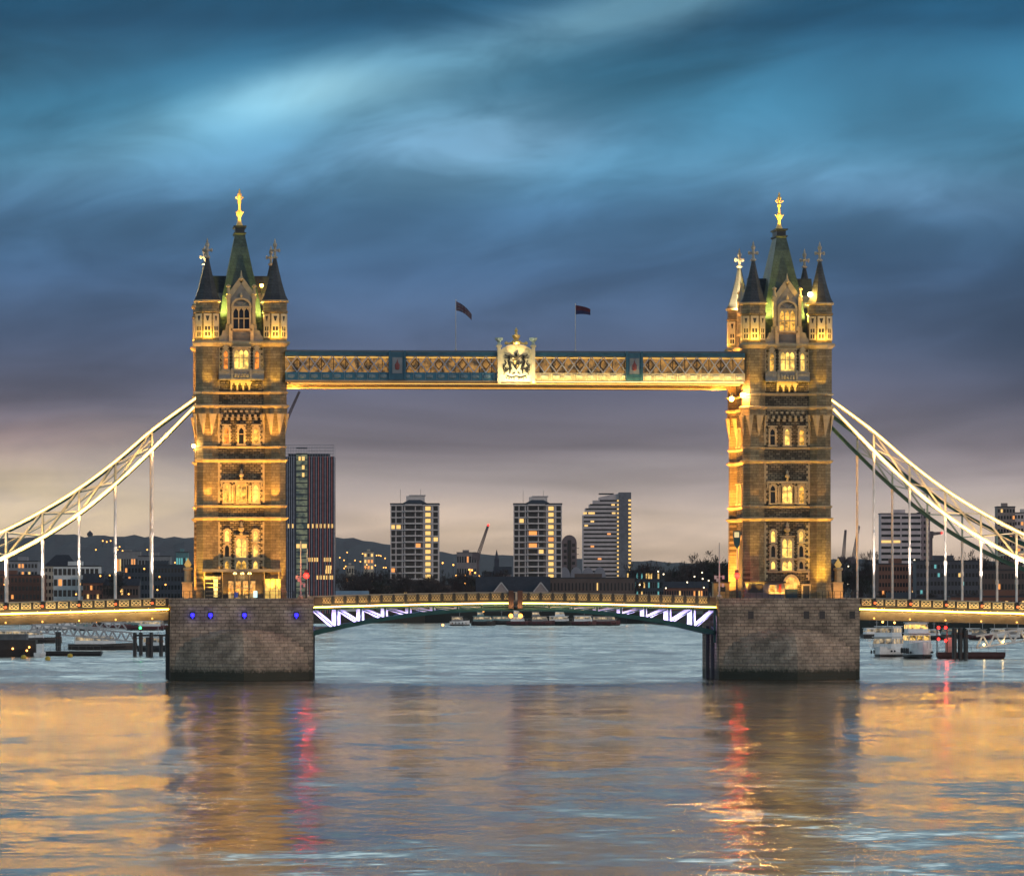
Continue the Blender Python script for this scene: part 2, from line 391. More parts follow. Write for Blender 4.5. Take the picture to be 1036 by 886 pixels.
def tower(X, label, lit, rnd):
    P = thing('bridge_tower', label, 'bridge tower', (X, L/2, PZ), 0, 'gothic stone towers of the bridge')
    T0 = Matrix.Translation((0, -L/2, -PZ))
    def m():
        q = M(); q.T = T0; return q
    def at(face, d):
        # a frame with x along the wall, -y outward; d is how far the wall plane stands out from the turret centres
        if face == 0: return T0 @ Matrix.Translation((0, -d, 0))
        if face == 2: return T0 @ Matrix.Translation((0, L+d, 0)) @ Matrix.Rotation(PI, 4, 'Z')
        if face == 1: return T0 @ Matrix.Translation((CX+d, L/2, 0)) @ Matrix.Rotation(PI/2, 4, 'Z')
        return T0 @ Matrix.Translation((-CX-d, L/2, 0)) @ Matrix.Rotation(-PI/2, 4, 'Z')
    WF = .6
    # storeys: rings (a, w, z)
    def storey(rs, name='wall'):
        return m().loft([outline(a, w, z) for a, w, z in rs], mfun=wallmat).build(name, [ASH, RUB], P)
    storey([(1.78, WF, PZ), (1.78, WF, 13.3), (1.66, WF, 13.5), (1.62, WF, 24.05)])
    storey([(1.62, .64, 24.35), (1.62, .64, 26.0)])
    storey([(1.58, WF, 26.3), (1.58, WF, 32.8)])
    storey([(1.58, .64, 33.2), (1.58, .64, 34.9)])
    storey([(1.56, WF, 35.2), (1.56, WF, 38.0), (1.66, .62, 39.1), (1.84, .70, 40.1), (1.84, .76, 40.9)])
    storey([(1.74, .64, 41.4), (1.74, .64, 43.1)])
    storey([(1.76, WF, 43.4), (1.76, WF, 50.2)])
    def cornice(z0, z1, a, p):
        h = z1-z0
        m().loft([outline(a+.02, .66, z0), outline(a+p*.5, .6+p*.55, z0+h*.3), outline(a+p*.6, .6+p*.7, z0+h*.34),
                  outline(a+p, .6+p, z0+h*.62), outline(a+p, .6+p, z0+h*.85), outline(a+p*.2, .68, z1)]).build('cornice', PALE, P)
    cornice(23.95, 24.55, 1.6, .42); cornice(25.9, 26.35, 1.6, .26)
    cornice(32.7, 33.3, 1.57, .40); cornice(34.85, 35.25, 1.56, .24)
    cornice(40.85, 41.45, 1.8, .34); cornice(43.0, 43.45, 1.75, .26)
    cornice(50.15, 51.05, 1.75, .5)
    # quoins: pale toothed stones down both sides of each middle panel
    for face in (0, 2):
        for z0, z1 in ((26.6, 32.5), (35.5, 39.0), (43.8, 50.0), (15, 23.8)):
            for s in (-1, 1):
                q = m(); q.T = at(face, WF); k = 0; z = z0
                while z < z1:
                    w = .55 if k % 2 else .3
                    q.box(s*3.52, s*(3.52-w), -.08, .05, z, z+.42 if z+.84 < z1 else z+.4); z += .42; k += 1
                q.build('quoins', PALE, P)
    # inverted fans of corbels that carry the wider turrets
    for k, (ox, oy) in enumerate(((-CX, 0), (CX, 0), (CX, L), (-CX, L))):
        q = m()
        for j in range(8):
            a0 = R(22.5 + 45*j)
            ux, uy = math.cos(a0), math.sin(a0)
            if (ox > 0) == (ux < 0) and (oy > 0) == (uy < 0): continue
            r = 1.56/math.cos(R(22.5)); r2 = 1.92/math.cos(R(22.5)); tx, ty = -uy, ux
            q.add([(ox+ux*(r-.1), oy+uy*(r-.1), 36.4), (ox+ux*(r2)+tx*.62, oy+uy*r2+ty*.62, 40.05),
                   (ox+ux*(r2)-tx*.62, oy+uy*r2-ty*.62, 40.05), (ox+ux*(r2+.18), oy+uy*(r2+.18), 40.05), (ox+ux*r*.8, oy+uy*r*.8, 40.05)],
                  [(0, 3, 1), (0, 2, 3), (0, 1, 4), (0, 4, 2), (1, 3, 2), (1, 2, 4)])
        q.build('corbel', PALE, P)
    # windows
    def window(face, d, cx, z0, z1, w, lights, trans, style='hood', glow=None):
        fr = m(); fr.T = at(face, d); sw = .26
        h = .34
        fr.box(cx-w/2-sw, cx-w/2, -h, .1, z0-.2, z1+.1); fr.box(cx+w/2, cx+w/2+sw, -h, .1, z0-.2, z1+.1)
        fr.box(cx-w/2, cx+w/2, -h+.01, .1, z1-.02, z1+.28)
        fr.box(cx-w/2-sw-.1, cx+w/2+sw+.1, -h-.14, .1, z0-.45, z0-.2)
        if style == 'hood':
            fr.box(cx-w/2-sw-.12, cx+w/2+sw+.12, -h-.16, .1, z1+.28, z1+.48)
        if style == 'gable':
            fr.prism([(cx-w/2-sw, z1+.28), (cx+w/2+sw, z1+.28), (cx, z1+1.0)], -h, .1)
        for z in [z0+.2+j*.5 for j in range(int((z1-z0)/.5))]:     # toothed jambs
            for s in (-1, 1): fr.box(cx+s*(w/2+sw), cx+s*(w/2+sw+.16), -.2, .1, z, z+.24)
        for i in range(1, lights):
            xx = cx-w/2+w*i/lights; fr.box(xx-.06, xx+.06, -h+.08, .1, z0, z1)
        for zt in trans: fr.box(cx-w/2, cx+w/2, -h+.06, .1, zt-.06, zt+.06)
        tops = [z1]+[q for q in trans if q > z1-.0]
        lw = w/lights
        for i in range(lights):                                       # pointed heads cut from spandrels
            x0 = cx-w/2+lw*i; x1 = x0+lw; xm = (x0+x1)/2; hh = min(lw*.85, .8)
            fr.prism([(x0, z1), (x0, z1-hh), (x0+lw*.12, z1-hh*.5), (xm, z1-.03)], -h+.07, .0)
            fr.prism([(xm, z1-.03), (x1-lw*.12, z1-hh*.5), (x1, z1-hh), (x1, z1)], -h+.07, .0)
        f = fr.build('window', PALE, P)
        pn = m(); pn.T = at(face, d); pn.box(cx-w/2, cx+w/2, -.06, .02, z0-.2, z1)
        g = glow or rnd.choice(lit)
        pn.build('pane', g, f)
    def ornament(face, d, cx, z, s=1.):
        q = m(); q.T = at(face, d)
        q.lathe(cx, -.35, [(.12*s, z), (.3*s, z+.3*s), (.14*s, z+.5*s), (.42*s, z+.75*s), (.42*s, z+1.1*s), (.16*s, z+1.25*s), (.3*s, z+1.4*s), (.05, z+2.1*s)], 8)
        q.build('niche_ornament', PALE, P)
    dk = GLASSD
    for face in (0, 2):
        # lowest storey
        for s in (-1, 1):
            window(face, WF, s*2.15, 21.0, 22.5, .62, 1, [], 'plain')
            window(face, WF, s*2.15, 18.7, 20.3, .62, 1, [], 'hood')
            window(face, WF, s*2.15, 16.9, 17.9, .62, 1, [], 'plain')
        window(face, WF, 0, 18.6, 21.3, 1.5, 2, [19.9], 'hood')
        window(face, WF, 0, 16.7, 17.95, 1.5, 2, [], 'plain')
        ornament(face, WF, 0, 21.75)
        q = m(); q.T = at(face, WF); q.box(-3.5, 3.5, -.22, .1, 18.05, 18.3); q.build('string_course', PALE, P)
        q = m(); q.T = at(face, WF); q.box(-3.5, 3.5, -.24, .1, 16.15, 16.38); q.build('string_course', PALE, P)
        # second storey
        for cx, w, n in ((-2.2, .72, 1), (0, 1.5, 2), (2.2, .72, 1)):
            window(face, WF, cx, 26.9, 29.4, w, n, [28.5], 'plain')
        for s in (-1, 1): window(face, WF, s*1.15, 27.0, 29.2, .1, 1, [], 'plain', PALE)
        q = m(); q.T = at(face, WF); q.box(-3.1, 3.1, -.5, .1, 29.72, 30.05); q.box(-3.1, -2.9, -.46, .1, 28.9, 29.7); q.box(2.9, 3.1, -.46, .1, 28.9, 29.7)
        for i in range(12): q.box(-2.95+i*.5, -2.75+i*.5, -.42, .1, 29.55, 29.71)
        q.build('window_hood', PALE, P)
        ornament(face, WF, 0, 30.06, .8)
        # third storey
        for cx in (-2.25, 0, 2.25): window(face, WF, cx, 35.75, 38.0, .72, 1, [37.0], 'hood')
        q = m(); q.T = at(face, WF)
        for i in range(8): q.box(-3.4+i*.9, -2.95+i*.9, -.34, .1, 39.1, 39.5); q.box(-3.15+i*.85, -2.8+i*.85, -.55, .1, 39.55, 39.95)
        q.box(-3.45, 3.45, -.3, .1, 39.52, 39.58)
        q.build('corbel_table', PALE, P)
        for i in range(7):
            q = m(); q.T = at(face, .75); q.box(-2.6+i*.8, -2.2+i*.8, -.14, .05, 40.3, 40.6); q.build('dentil', PALE, P)
        # top storey: oriel with three lights between two narrow windows, balcony and small arcade below it
        window(face, 1.0, 0, 47.0, 49.7, 2.1, 3, [48.5], 'hood')
        q = m(); q.T = at(face, WF); q.box(-1.45, 1.45, -.42, .1, 46.6, 50.1); q.build('oriel', ASH, P)
        for s in (-1, 1): window(face, WF, s*2.35, 47.0, 49.6, .62, 1, [48.5], 'gable', None)
        q = m(); q.T = at(face, WF)
        q.box(-3.4, 3.4, -.95, .1, 46.42, 46.62); q.box(-3.4, 3.4, -.82, .1, 45.35, 46.41); q.box(-3.4, 3.4, -.98, .1, 45.14, 45.34)
        for s in (-1, 1): q.box(s*1.25, s*1.55, -1.05, .1, 45.36, 46.9)
        for i in range(5): q.lathe(-.9+i*.45, -.86, [(.03, 45.5), (.17, 45.6), (.17, 46.1), (.03, 46.3)], 6)
        q.build('balcony', mat('balcony_stone', (.26, .25, .24), .8, vs=1.5), P)
        q = m(); q.T = at(face, WF)
        for i in range(4): q.prism([(-1.62+i*.9, 44.95), (-1.62+i*.9, 43.6), (-1.38+i*.9, 43.6), (-1.38+i*.9, 44.3), (-1.05+i*.9, 44.95)], -.5, .1); 
        for i in range(3): q.prism([(-1.15+i*.9, 44.95), (-.83+i*.9, 44.25), (-.5+i*.9, 44.95)], -.46, .1)
        q.box(-1.65, 1.35, -.55, .1, 44.96, 45.13)
        q.T = q.T @ Matrix.Translation((.15, 0, 0))
        q.build('arcade', PALE, P)
        for s in (-1, 1):
            q = m(); q.T = at(face, WF); q.box(s*2.0, s*3.2, -.15, .1, 43.7, 44.9); q.box(s*2.2, s*3.0, -.25, .1, 44.2, 44.6); q.build('wall_panel', RUB, P)
    for face in (1, 3):
        # sides over the roadway: great arch, then bands of windows
        q = m(); q.T = at(face, WF)
        r = 4.4; pts = [(-6.6, 24), (-6.6, PZ), (-r, PZ), (-r, 17.5)] + [(-r*math.cos(t), 17.5+4.0*math.sin(t)) for t in [k*PI/16 for k in range(1, 16)]] + [(r, 17.5), (r, PZ), (6.6, PZ), (6.6, 24)]
        n = len(pts)
        arch = [(x*1.0, z) for x, z in pts[2:-2]]
        for i in range(len(arch)-1):
            (xa, za), (xb, zb) = arch[i], arch[i+1]
            ka, kb = 1.12, 1.12
            q.add([(xa, -.35, za), (xb, -.35, zb), (xb*kb, -.35, zb+(.5 if zb > 17.4 else 0)), (xa*ka, -.35, za+(.5 if za > 17.4 else 0)),
                   (xa, .05, za), (xb, .05, zb), (xb*kb, .05, zb+(.5 if zb > 17.4 else 0)), (xa*ka, .05, za+(.5 if za > 17.4 else 0))],
                  [(0, 1, 2, 3), (4, 7, 6, 5), (0, 4, 5, 1), (1, 5, 6, 2), (2, 6, 7, 3), (3, 7, 4, 0)])
        a = q.build('road_arch', PALE, P)
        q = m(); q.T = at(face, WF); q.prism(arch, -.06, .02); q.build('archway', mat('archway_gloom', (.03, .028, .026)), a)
        for cx in (-4, 0, 4):
            window(face, WF, cx, 27.0, 29.4, 1.4, 2, [28.5], 'hood'); window(face, WF, cx, 35.8, 38.0, 1.2, 2, [37], 'hood')
            window(face, WF, cx, 46.5, 49.4, 1.5, 2, [48.2], 'hood')
    # octagonal drums at the four corners, with slate cones and crosses
    for ci, (ox, oy) in enumerate(((-CX, 0), (CX, 0), (CX, L), (-CX, L))):
        a = 1.78
        q = m(); q.lathe(ox, oy, [(a, 50.9), (a, 51.3), (a-.04, 51.32), (a-.04, 55.2), (a+.14, 55.35), (a+.14, 55.62), (a, 55.66), (a, 56.85)], 8)
        tur = q.build('turret', ASH, P)
        for j in range(8):
            an = R(45*j); nx, ny = math.cos(an), math.sin(an)
            if nx*(1 if ox > 0 else -1) + ny*(1 if oy > L/2 else -1) < -.1: continue
            F = T0 @ Matrix.Translation((ox+nx*(a-.04), oy+ny*(a-.04), 0)) @ Matrix.Rotation(an+PI/2, 4, 'Z')
            s = M(); s.T = F
            s.box(-.58, -.40, -.12, .05, 51.5, 55.1); s.box(.40, .58, -.12, .05, 51.5, 55.1); s.box(-.4, .4, -.11, .05, 54.8, 55.1); s.box(-.4, .4, -.11, .05, 51.5, 51.72)
            s.box(-.4, .4, -.1, .05, 52.35, 52.6); s.box(-.4, .4, -.1, .05, 53.2, 54.05); s.box(-.06, .06, -.1, .05, 51.7, 53.2)
            s.prism([(-.4, 54.06), (-.4, 54.8), (-.3, 54.8), (-.1, 54.06)], -.1, .05); s.prism([(.1, 54.06), (.3, 54.8), (.4, 54.8), (.4, 54.06)], -.1, .05)
            wn = s.build('belfry_light', mat('drum_pale_stone', (.6, .5, .34), .7, var=.12, vs=1.5), tur)
            s = M(); s.T = F; s.box(-.4, .4, -.03, .02, 51.72, 54.8); s.build('louvre', DARK, tur)
        q = m(); q.lathe(ox, oy, [(a, 56.82), (a+.28, 56.98), (a+.28, 57.2), (a-.1, 57.22)], 8); q.build('eaves', PALE, tur)
        q = m(); q.lathe(ox, oy, [(a+.22, 57.18), (a-.15, 57.9), (1.12, 59.6), (.62, 61.7), (.27, 63.4), (.2, 63.6)], 8); q.build('turret_roof', SLATE, tur)
        q = m(); q.lathe(ox, oy, [(.2, 63.5), (.42, 63.62), (.42, 63.8), (.2, 63.95), (.17, 64.6), (.2, 65.3), (.3, 65.45), (.3, 65.75), (.14, 65.95), (.14, 66.15), (.02, 66.6)], 8)
        q.box(ox-.62, ox+.62, oy-.14, oy+.14, 64.62, 64.92); q.box(ox-.14, ox+.14, oy-.62, oy+.62, 64.63, 64.91)
        for sx, sy in ((-1, 0), (1, 0), (0, -1), (0, 1)):
            q.lathe(ox+sx*.62, oy+sy*.62, [(.05, 64.5), (.18, 64.6), (.18, 64.95), (.05, 65.05)], 6)
        q.build('finial_cross', mat('weathered_stone', (.40, .36, .30), .7, vs=1.5), tur)
    # steep hipped roof with its lantern and gilded finial
    def rr(hx, hy, z): return [(-hx, L/2-hy, z), (hx, L/2-hy, z), (hx, L/2+hy, z), (-hx, L/2+hy, z)]
    sp = m().loft([rr(3.9, 7.6, 50.6), rr(3.45, 7.2, 51.8), rr(3.1, 6.6, 55), rr(2.75, 6.1, 58), rr(1.9, 4.7, 61.8), rr(1.15, 3.55, 65.5), rr(.72, 2.7, 67.6)]).build('spire_roof', ROOFG, P)
    q = m(); q.loft([rr(.72, 2.72, 67.5), rr(.95, 2.95, 67.7), rr(.95, 2.95, 67.85), rr(.7, 2.6, 67.9), rr(.7, 2.6, 68.6), rr(.98, 2.9, 68.7), rr(.98, 2.9, 68.9), rr(.3, .6, 69.0)])
    q.build('roof_lantern', DARK, sp)
    q = m(); cy = L/2
    q.lathe(0, cy, [(.62, 68.9), (.34, 69.6), (.2, 70.2), (.24, 70.4), (.42, 70.6), (.46, 71.0), (.34, 71.3), (.18, 71.5), (.16, 72.3), (.3, 72.5), (.3, 72.8), (.16, 73.0), (.2, 73.4), (.34, 73.6), (.34, 73.9), (.14, 74.05), (.18, 74.3), (.04, 74.7)], 9)
    for sx, sy in ((-1, 0), (1, 0), (0, -1), (0, 1)):
        q.bar((sx*.2, cy+sy*.2, 73.0), (sx*.5, cy+sy*.5, 73.3), .12); q.bar((sx*.2, cy+sy*.2, 70.6), (sx*.6, cy+sy*.6, 71.2), .12); q.ball((sx*.5, cy+sy*.5, 73.35), .15)
    q.build('gilded_finial', GOLD, sp)
    # cross roofs behind the side gables
    q = m()
    for s in (-1, 1):
        for (ya, yb, za) in ((L/2-3.4, L/2+3.4, 59.4),):
            q.add([(s*5.0, ya, 51), (s*5.0, yb, 51), (s*5.0, yb, 56), (s*5.0, ya, 56), (s*5.0, L/2, za+2),
                   (0, ya, 51), (0, yb, 51), (0, yb, 56), (0, ya, 56), (0, L/2, za+2)],
                  [(0, 1, 2, 4, 3), (3, 4, 9, 8), (4, 2, 7, 9), (0, 3, 8, 5), (2, 1, 6, 7), (5, 8, 9, 7, 6), (0, 5, 6, 1)])
    for s in (-1, 1): q.box(s*5.0, s*1.5, L-3.4, L-3.0, 50.9, 59.3)
    q.build('cross_roof', SLATE, P)
    # dormer gables on all four sides
    for face, gw, d in ((0, 1.0, .55), (2, 1.0, .55), (1, 1.5, .55), (3, 1.5, .55)):
        F = at(face, d); g = M(); g.T = F
        hw = 1.95*gw
        # stepped shoulders
        g.prism([(-3.35*gw, 50.95), (3.35*gw, 50.95), (3.35*gw, 51.7), (3.0*gw, 51.9), (2.8*gw, 52.6), (2.35*gw, 52.7), (2.3*gw, 53.6), (hw, 53.7), (hw, 57.6),
                 (0, 60.2), (-hw, 57.6), (-hw, 53.7), (-2.3*gw, 53.6), (-2.35*gw, 52.7), (-2.8*gw, 52.6), (-3.0*gw, 51.9), (-3.35*gw, 51.7)], -.2, 1.2)
        g.add([(-hw, 1.2, 57.6), (0, 1.2, 60.2), (hw, 1.2, 57.6), (-hw, 4.5, 57.6), (0, 4.5, 60.2), (hw, 4.5, 57.6), (-hw, 1.2, 53), (hw, 1.2, 53), (-hw, 4.5, 53), (hw, 4.5, 53)],
              [(0, 1, 4, 3), (1, 2, 5, 4), (6, 0, 3, 8), (2, 7, 9, 5)])
        dm = g.build('dormer', mat('dormer_stone', (.27, .24, .21), .8, vs=1.1, bump=.2), P)
        c = M(); c.T = F
        for s in (-1, 1):
            c.bar((s*(hw+.2), -.12, 57.35), (0, -.12, 60.35), .75, .26, up=(0, 1, 0))
            c.box(s*(hw-.28), s*(hw+.2), -.5, .2, 53.6, 58.0)
        c.build('gable_coping', PALE, dm)
        for s in (-1, 1):
            c = M(); c.T = F; c.lathe(s*hw, -.15, [(.3, 57.9), (.42, 58.1), (.25, 58.4), (.2, 59.1), (.35, 59.2), (.35, 59.4), (.05, 59.6)], 8); c.build('pinnacle', PALE, dm)
            c = M(); c.T = F; c.box(s*(hw-.35)-.25, s*(hw-.35)+.25, -.62, .2, 50.95, 53.2); c.prism([(s*(hw-.35)-.3, 53.21), (s*(hw-.35)+.3, 53.21), (s*(hw-.35), 53.7)], -.65, .1); c.build('buttress', PALE, dm)
        c = M(); c.T = F; c.lathe(0, -.1, [(.22, 60.1), (.34, 60.5), (.16, 60.8), (.12, 61.2), (.03, 61.7)], 8); c.build('gable_finial', PALE, dm)
        w = M(); w.T = F; ww = 1.2*gw; n = 3
        w.box(-ww-.3, -ww, -.55, .1, 52.9, 56.0); w.box(ww, ww+.3, -.55, .1, 52.9, 56.0); w.box(-ww-.4, ww+.4, -.62, .1, 52.6, 52.88); w.box(-ww-.35, ww+.35, -.6, .1, 56.01, 56.25)
        for i in (1, 2): xx = -ww+2*ww*i/n; w.box(xx-.07, xx+.07, -.48, .1, 52.9, 56)
        w.box(-ww, ww, -.46, .1, 54.35, 54.5)
        for i in range(n):
            x0 = -ww+2*ww*i/n; x1 = x0+2*ww/n; xm = (x0+x1)/2
            w.prism([(x0, 56), (x0, 55.2), (x0+.12, 55.6), (xm, 55.98)], -.47, .0); w.prism([(xm, 55.98), (x1-.12, 55.6), (x1, 55.2), (x1, 56)], -.47, .0)
        # arched tympanum over it
        for i in range(12):
            a0, a1 = PI*i/12, PI*(i+1)/12
            for r0, r1, dz in ((ww+.0, ww+.34, 0),):
                w.prism([(-r0*math.cos(a0), 56.3+r0*.8*math.sin(a0)), (-r1*math.cos(a0), 56.3+r1*.8*math.sin(a0)), (-r1*math.cos(a1), 56.3+r1*.8*math.sin(a1)), (-r0*math.cos(a1), 56.3+r0*.8*math.sin(a1))], -.6, .0)
        for s in (-1, 1): w.bar((s*.15, -.3, 56.4), (s*ww*.75, -.3, 56.95), .12)
        w.lathe(0, -.5, [(.08, 57.5), (.2, 57.8), (.06, 58.3)], 6)
        wd = w.build('window', PALE, dm)
        p = M(); p.T = F; p.box(-ww, ww, -.24, -.1, 52.9, 56); p.build('pane', rnd.choice([GLASSD, GLASSD, LITW]) if face != 0 else (GLASSD if X < 0 else LITW), wd)
        b = M(); b.T = F; b.box(-1.5*gw, 1.5*gw, -.3, .1, 51.2, 52.3); b.box(-.9, .9, -.38, .1, 51.5, 52.0); b.build('panel', mat('slate_panel', (.1, .11, .12), .7), dm)
    return P, T0, at

rA = random.Random(4); rB = random.Random(11)
TL, T0, _ = tower(-TX, 'left gothic bridge tower, washed all over in warm gold light', [LITW, LITB, GLASSD, LITB, LITO, LITB], rA)
TR, _, _ = tower(TX, 'right gothic bridge tower, darker stone with lamps burning in most windows', [LITW, LITB, LITW, LITB, GLASSD, LITW], rB)

WARM = (1, .43, .06); YEL = (1, .57, .06); AMB = (1, .42, .08)
def lights(P, left):
    W1 = (1, .46, .06) if left else (1, .48, .07)
    def q(x, y, z): return (x, y-L/2, z-PZ)
    for s in (-1, 1):
        # floods on the cutwater wash the whole front
        spot(P, q(s*3.5, -11.5, 8.6), (s*.12, .62, 1.0), 19000 if left else 1500, 62, W1, 1, .3)
        spot(P, q(s*2.0, -8.5, 8.8), (s*.03, .27, 1.0), 26000 if left else 4200, 40, W1, 1, .3)
        # ground: floods washing the turret shafts
        spot(P, q(s*6.3, -3.1, PZ+.35), (-s*.08, .14, 1), 7000, 60, YEL, .9)
        spot(P, q(s*4.4, -3.1, PZ+.35), (s*.03, .14, 1), 6500, 60, YEL, .9)
        spot(P, q(s*5.1, L+4.2, PZ+.3), (0, -.30, 1), 4000, 62, WARM, .9)
        # ledge spots
        spot(P, q(s*5.0, -2.75, 26.5), (0, .17, 1), 1900 if left else 220, 75, W1, .7)
        spot(P, q(s*5.0, -2.75, 35.5), (0, .17, 1), 1300 if left else 160, 75, W1, .7)
        spot(P, q(s*5.1, -3.0, 43.7), (0, .19, 1), 900 if left else 700, 85, YEL, .8)
        # drums
        area(P, q(s*5.3, -2.6, 51.2), (0, .42, 1), 2.6, .2, 210, YEL, 150)
        area(P, q(s*7.7, .2, 51.2), (-s*.42, 0, 1), .2, 2.2, 160, YEL, 150)
        area(P, q(s*5.1, L+2.6, 51.2), (0, -.5, 1), 2.6, .2, 300, YEL, 160)
        area(P, q(s*7.7, L, 51.2), (-s*.5, 0, 1), .2, 2.2, 260, YEL, 160)
        # behind the dormers, greenish on the slates
        spot(P, q(s*2.9, -.2, 53.9), (-s*.03, .42, 1), 9000, 95, (1, .88, .16), .9)
        spot(P, q(s*5.6, L/2+5.5, 51.6), (-s*.5, -.35, 1), 9000, 90, (1, .8, .2), .9)
        # gilded finials from the lantern
        spot(P, q(s*.75, L/2-2.3, 69.0), (-s*.75, 2.3, 3.2), 2600, 75, YEL, .6)
        # rear finial crosses catch the roof floods
        spot(P, q(s*3.3, L-3.4, 58.0), (s*1.8, 3.4, 5.2), 110000, 56, (1, .70, .28), .6)
    spot(P, q(-5.2, L-5.5, 56.5), (0.1, 5.5, 3.5), 60000, 62, (1, .72, .3), .6)
    # centre bays
    area(P, q(0, -2.6, 12.9), (0, .35, 1), 6, .25, 300, W1)
    area(P, q(0, -1.9, 26.5), (0, .24, 1), 6.5, .2, 330 if left else 50, W1)
    area(P, q(0, -1.9, 35.4), (0, .24, 1), 6.5, .2, 260 if left else 40, W1)
    area(P, q(0, -2.0, 43.65), (0, .3, 1), 5.5, .2, 200, YEL)
    area(P, q(0, -2.5, 51.3), (0, .6, 1), 4, .2, 45 if left else 25, AMB)
    # inner and outer flanks
    for s in (-1, 1):
        for z, e in ((13, 7000), (24.8, 4200), (33.5, 3900), (43.7, 2800)):
            area(P, q(s*9.0, L/2+2.5, z), (-s*.28, 0, 1), .3, 13, e*(.85 if (s < 0) != left else .4), WARM, 140)
lights(TL, True); lights(TR, False)
# ------------------------------------------------------------------ high walkways
def walkway(y0, label, front):
    P = thing('high_walkway', label, 'walkway', (0, y0, 44), 0, 'high level walkways between the towers')
    T = Matrix.Translation((0, -y0, -44)); X1 = 34.9
    def m():
        q = M(); q.T = T; return q
    ya, yb = y0-1.8, y0+1.8
    m().box(-X1, X1, ya+.3, yb-.3, 44.78, 44.9).box(-X1, X1, ya-.05, yb+.05, 44.91, 45.16).box(-X1+.6, X1-.6, ya+.55, yb-.55, 44.55, 44.77).build('floor_girder', mat('girder_cream', (.34, .26, .17), .6), P)
    CB = mat('chord_blue', (.03, .14, .23), .5)
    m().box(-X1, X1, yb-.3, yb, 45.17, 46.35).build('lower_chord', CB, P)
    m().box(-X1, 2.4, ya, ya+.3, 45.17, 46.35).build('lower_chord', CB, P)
    m().box(2.41, X1, ya, ya+.3, 45.17, 46.35).build('lower_chord', mat('chord_gold_lit', (.55, .47, .32), .5) if front else CB, P)  # right half: gold lamplight put into the colour, same chord as the left
    for i in range(40):
        x = -X1+.9+i*(2*X1-1.8)/39; q = m()
        for y, s in ((ya, -1),):
            q.box(x-.72, x-.62, y+s*.1, y-.0*s, 45.2, 46.3)
            q.lathe(x, y+s*.02, [(.02, 45.45), (.5, 45.55), (.5, 45.98), (.02, 46.1)], 6, sy=.3)
        q.build('chord_panel', mat('chord_panel_gold_lit', (.75, .68, .5), .5) if x > 2.4 and front else mat('chord_panel_blue', (.14, .22, .28), .5), P)  # panels right of mid span carry the gold light in their colour
    m().box(-X1, X1, ya-.12, yb+.12, 48.82, 49.2).box(-X1, X1, ya-.2, yb+.2, 49.21, 49.4).build('upper_chord', TEAL, P)
    m().loft([[(-X1, ya+.1, 49.4), (X1, ya+.1, 49.4), (X1, yb-.1, 49.4), (-X1, yb-.1, 49.4)], [(-X1, y0-.3, 49.75), (X1, y0-.3, 49.75), (X1, y0+.3, 49.75), (-X1, y0+.3, 49.75)]]).build('walkway_roof', mat('lead_roof', (.09, .1, .11), .5), P)
    q = m(); st = 1.785; z0, z1 = 46.36, 48.81
    n = int(2*X1/st)
    for y in (ya+.14, yb-.14):
        for i in range(n+1):
            x = -X1+i*st
            if x+st > X1: break
            if abs(x+st/2) < 2.9 and front and y < y0: continue
            q.bar((x, y, z0), (x+st, y, z1), .2, .14); q.bar((x, y+.02, z1), (x+st, y+.02, z0), .2, .14)
    q.build('lattice', mat('lattice_paint', (.36, .38, .46), .5), P)
    q = m()
    for i in range(int(n/2)):
        x = -X1+(i*2+1)*st
        if x > X1-.5 or (abs(x) < 3 and front): continue
        c = (x, ya+.02); r = .78
        zc = (z0+z1)/2
        for dx0, dz0, dx1, dz1 in ((0, r, r, 0), (r, 0, 0, -r), (0, -r, -r, 0), (-r, 0, 0, r)):
            q.bar((x+dx0*.8, ya+.02, zc+dz0), (x+dx1*.8, ya+.02, zc+dz1), .22, .12)
    q.build('diamond_boss', DARK, P)
    # glazed passage inside, its lights on
    q = m(); q.box(-X1, X1, ya+.7, ya+.75, 46.36, 48.8); q.build('glazing', mat('passage_glass', (.2, .15, .1), .25, emit=(1, .46, .08), es=.20, evar=1.0, evs=1.1), P)
    q = m(); q.box(-X1, X1, yb-.75, yb-.7, 46.36, 48.8); q.build('glazing', mat('passage_glass', (.2, .15, .1)), P)
    q = m()
    for i in range(38):
        x = -X1+1.8+i*1.84; q.box(x-.05, x+.05, ya+.55, ya+.69, 46.37, 48.79)
    q.build('mullions', DARK, P)
    q = m(); q.box(-X1, X1, ya+.3, ya+.62, 48.55, 48.68); q.build('light_strip', mat('passage_led', (.8, .6, .3), emit=(1, .55, .1), es=.9), P)
    # panelled posts at the quarter points
    for xc in (-18.0, 18.0):
        q = m(); q.box(xc-1.15, xc+1.15, ya-.3, ya+.35, 45.17, 49.35); q.box(xc-1.3, xc-1.0, ya-.45, ya+.3, 45.18, 49.6); q.box(xc+1.0, xc+1.3, ya-.45, ya+.3, 45.18, 49.6)
        pp = q.build('panelled_post', TEAL, P)
        q = m(); q.box(xc-.75, xc+.75, ya-.34, ya-.3, 46.2, 48.6); q.build('post_panel', mat('post_grey', (.2, .22, .25), .6), pp)
        q = m(); q.lathe(xc, ya-.36, [(.02, 46.7), (.3, 46.8), (.36, 47.5), (.1, 47.9), (.02, 48.3)], 8, sy=.3); q.build('emblem', mat('emblem_red', (.2, .05, .05), .6), pp)
    # soffit lighting
    q = m(); q.box(-X1+.8, X1-.8, ya+.1, ya+.2, 44.6, 44.68); q.build('soffit_led', LEDG, P)
    area(P, (0, -2.2, .3), (0, .8, .6), 66, .12, 110, (1, .56, .12), 150)
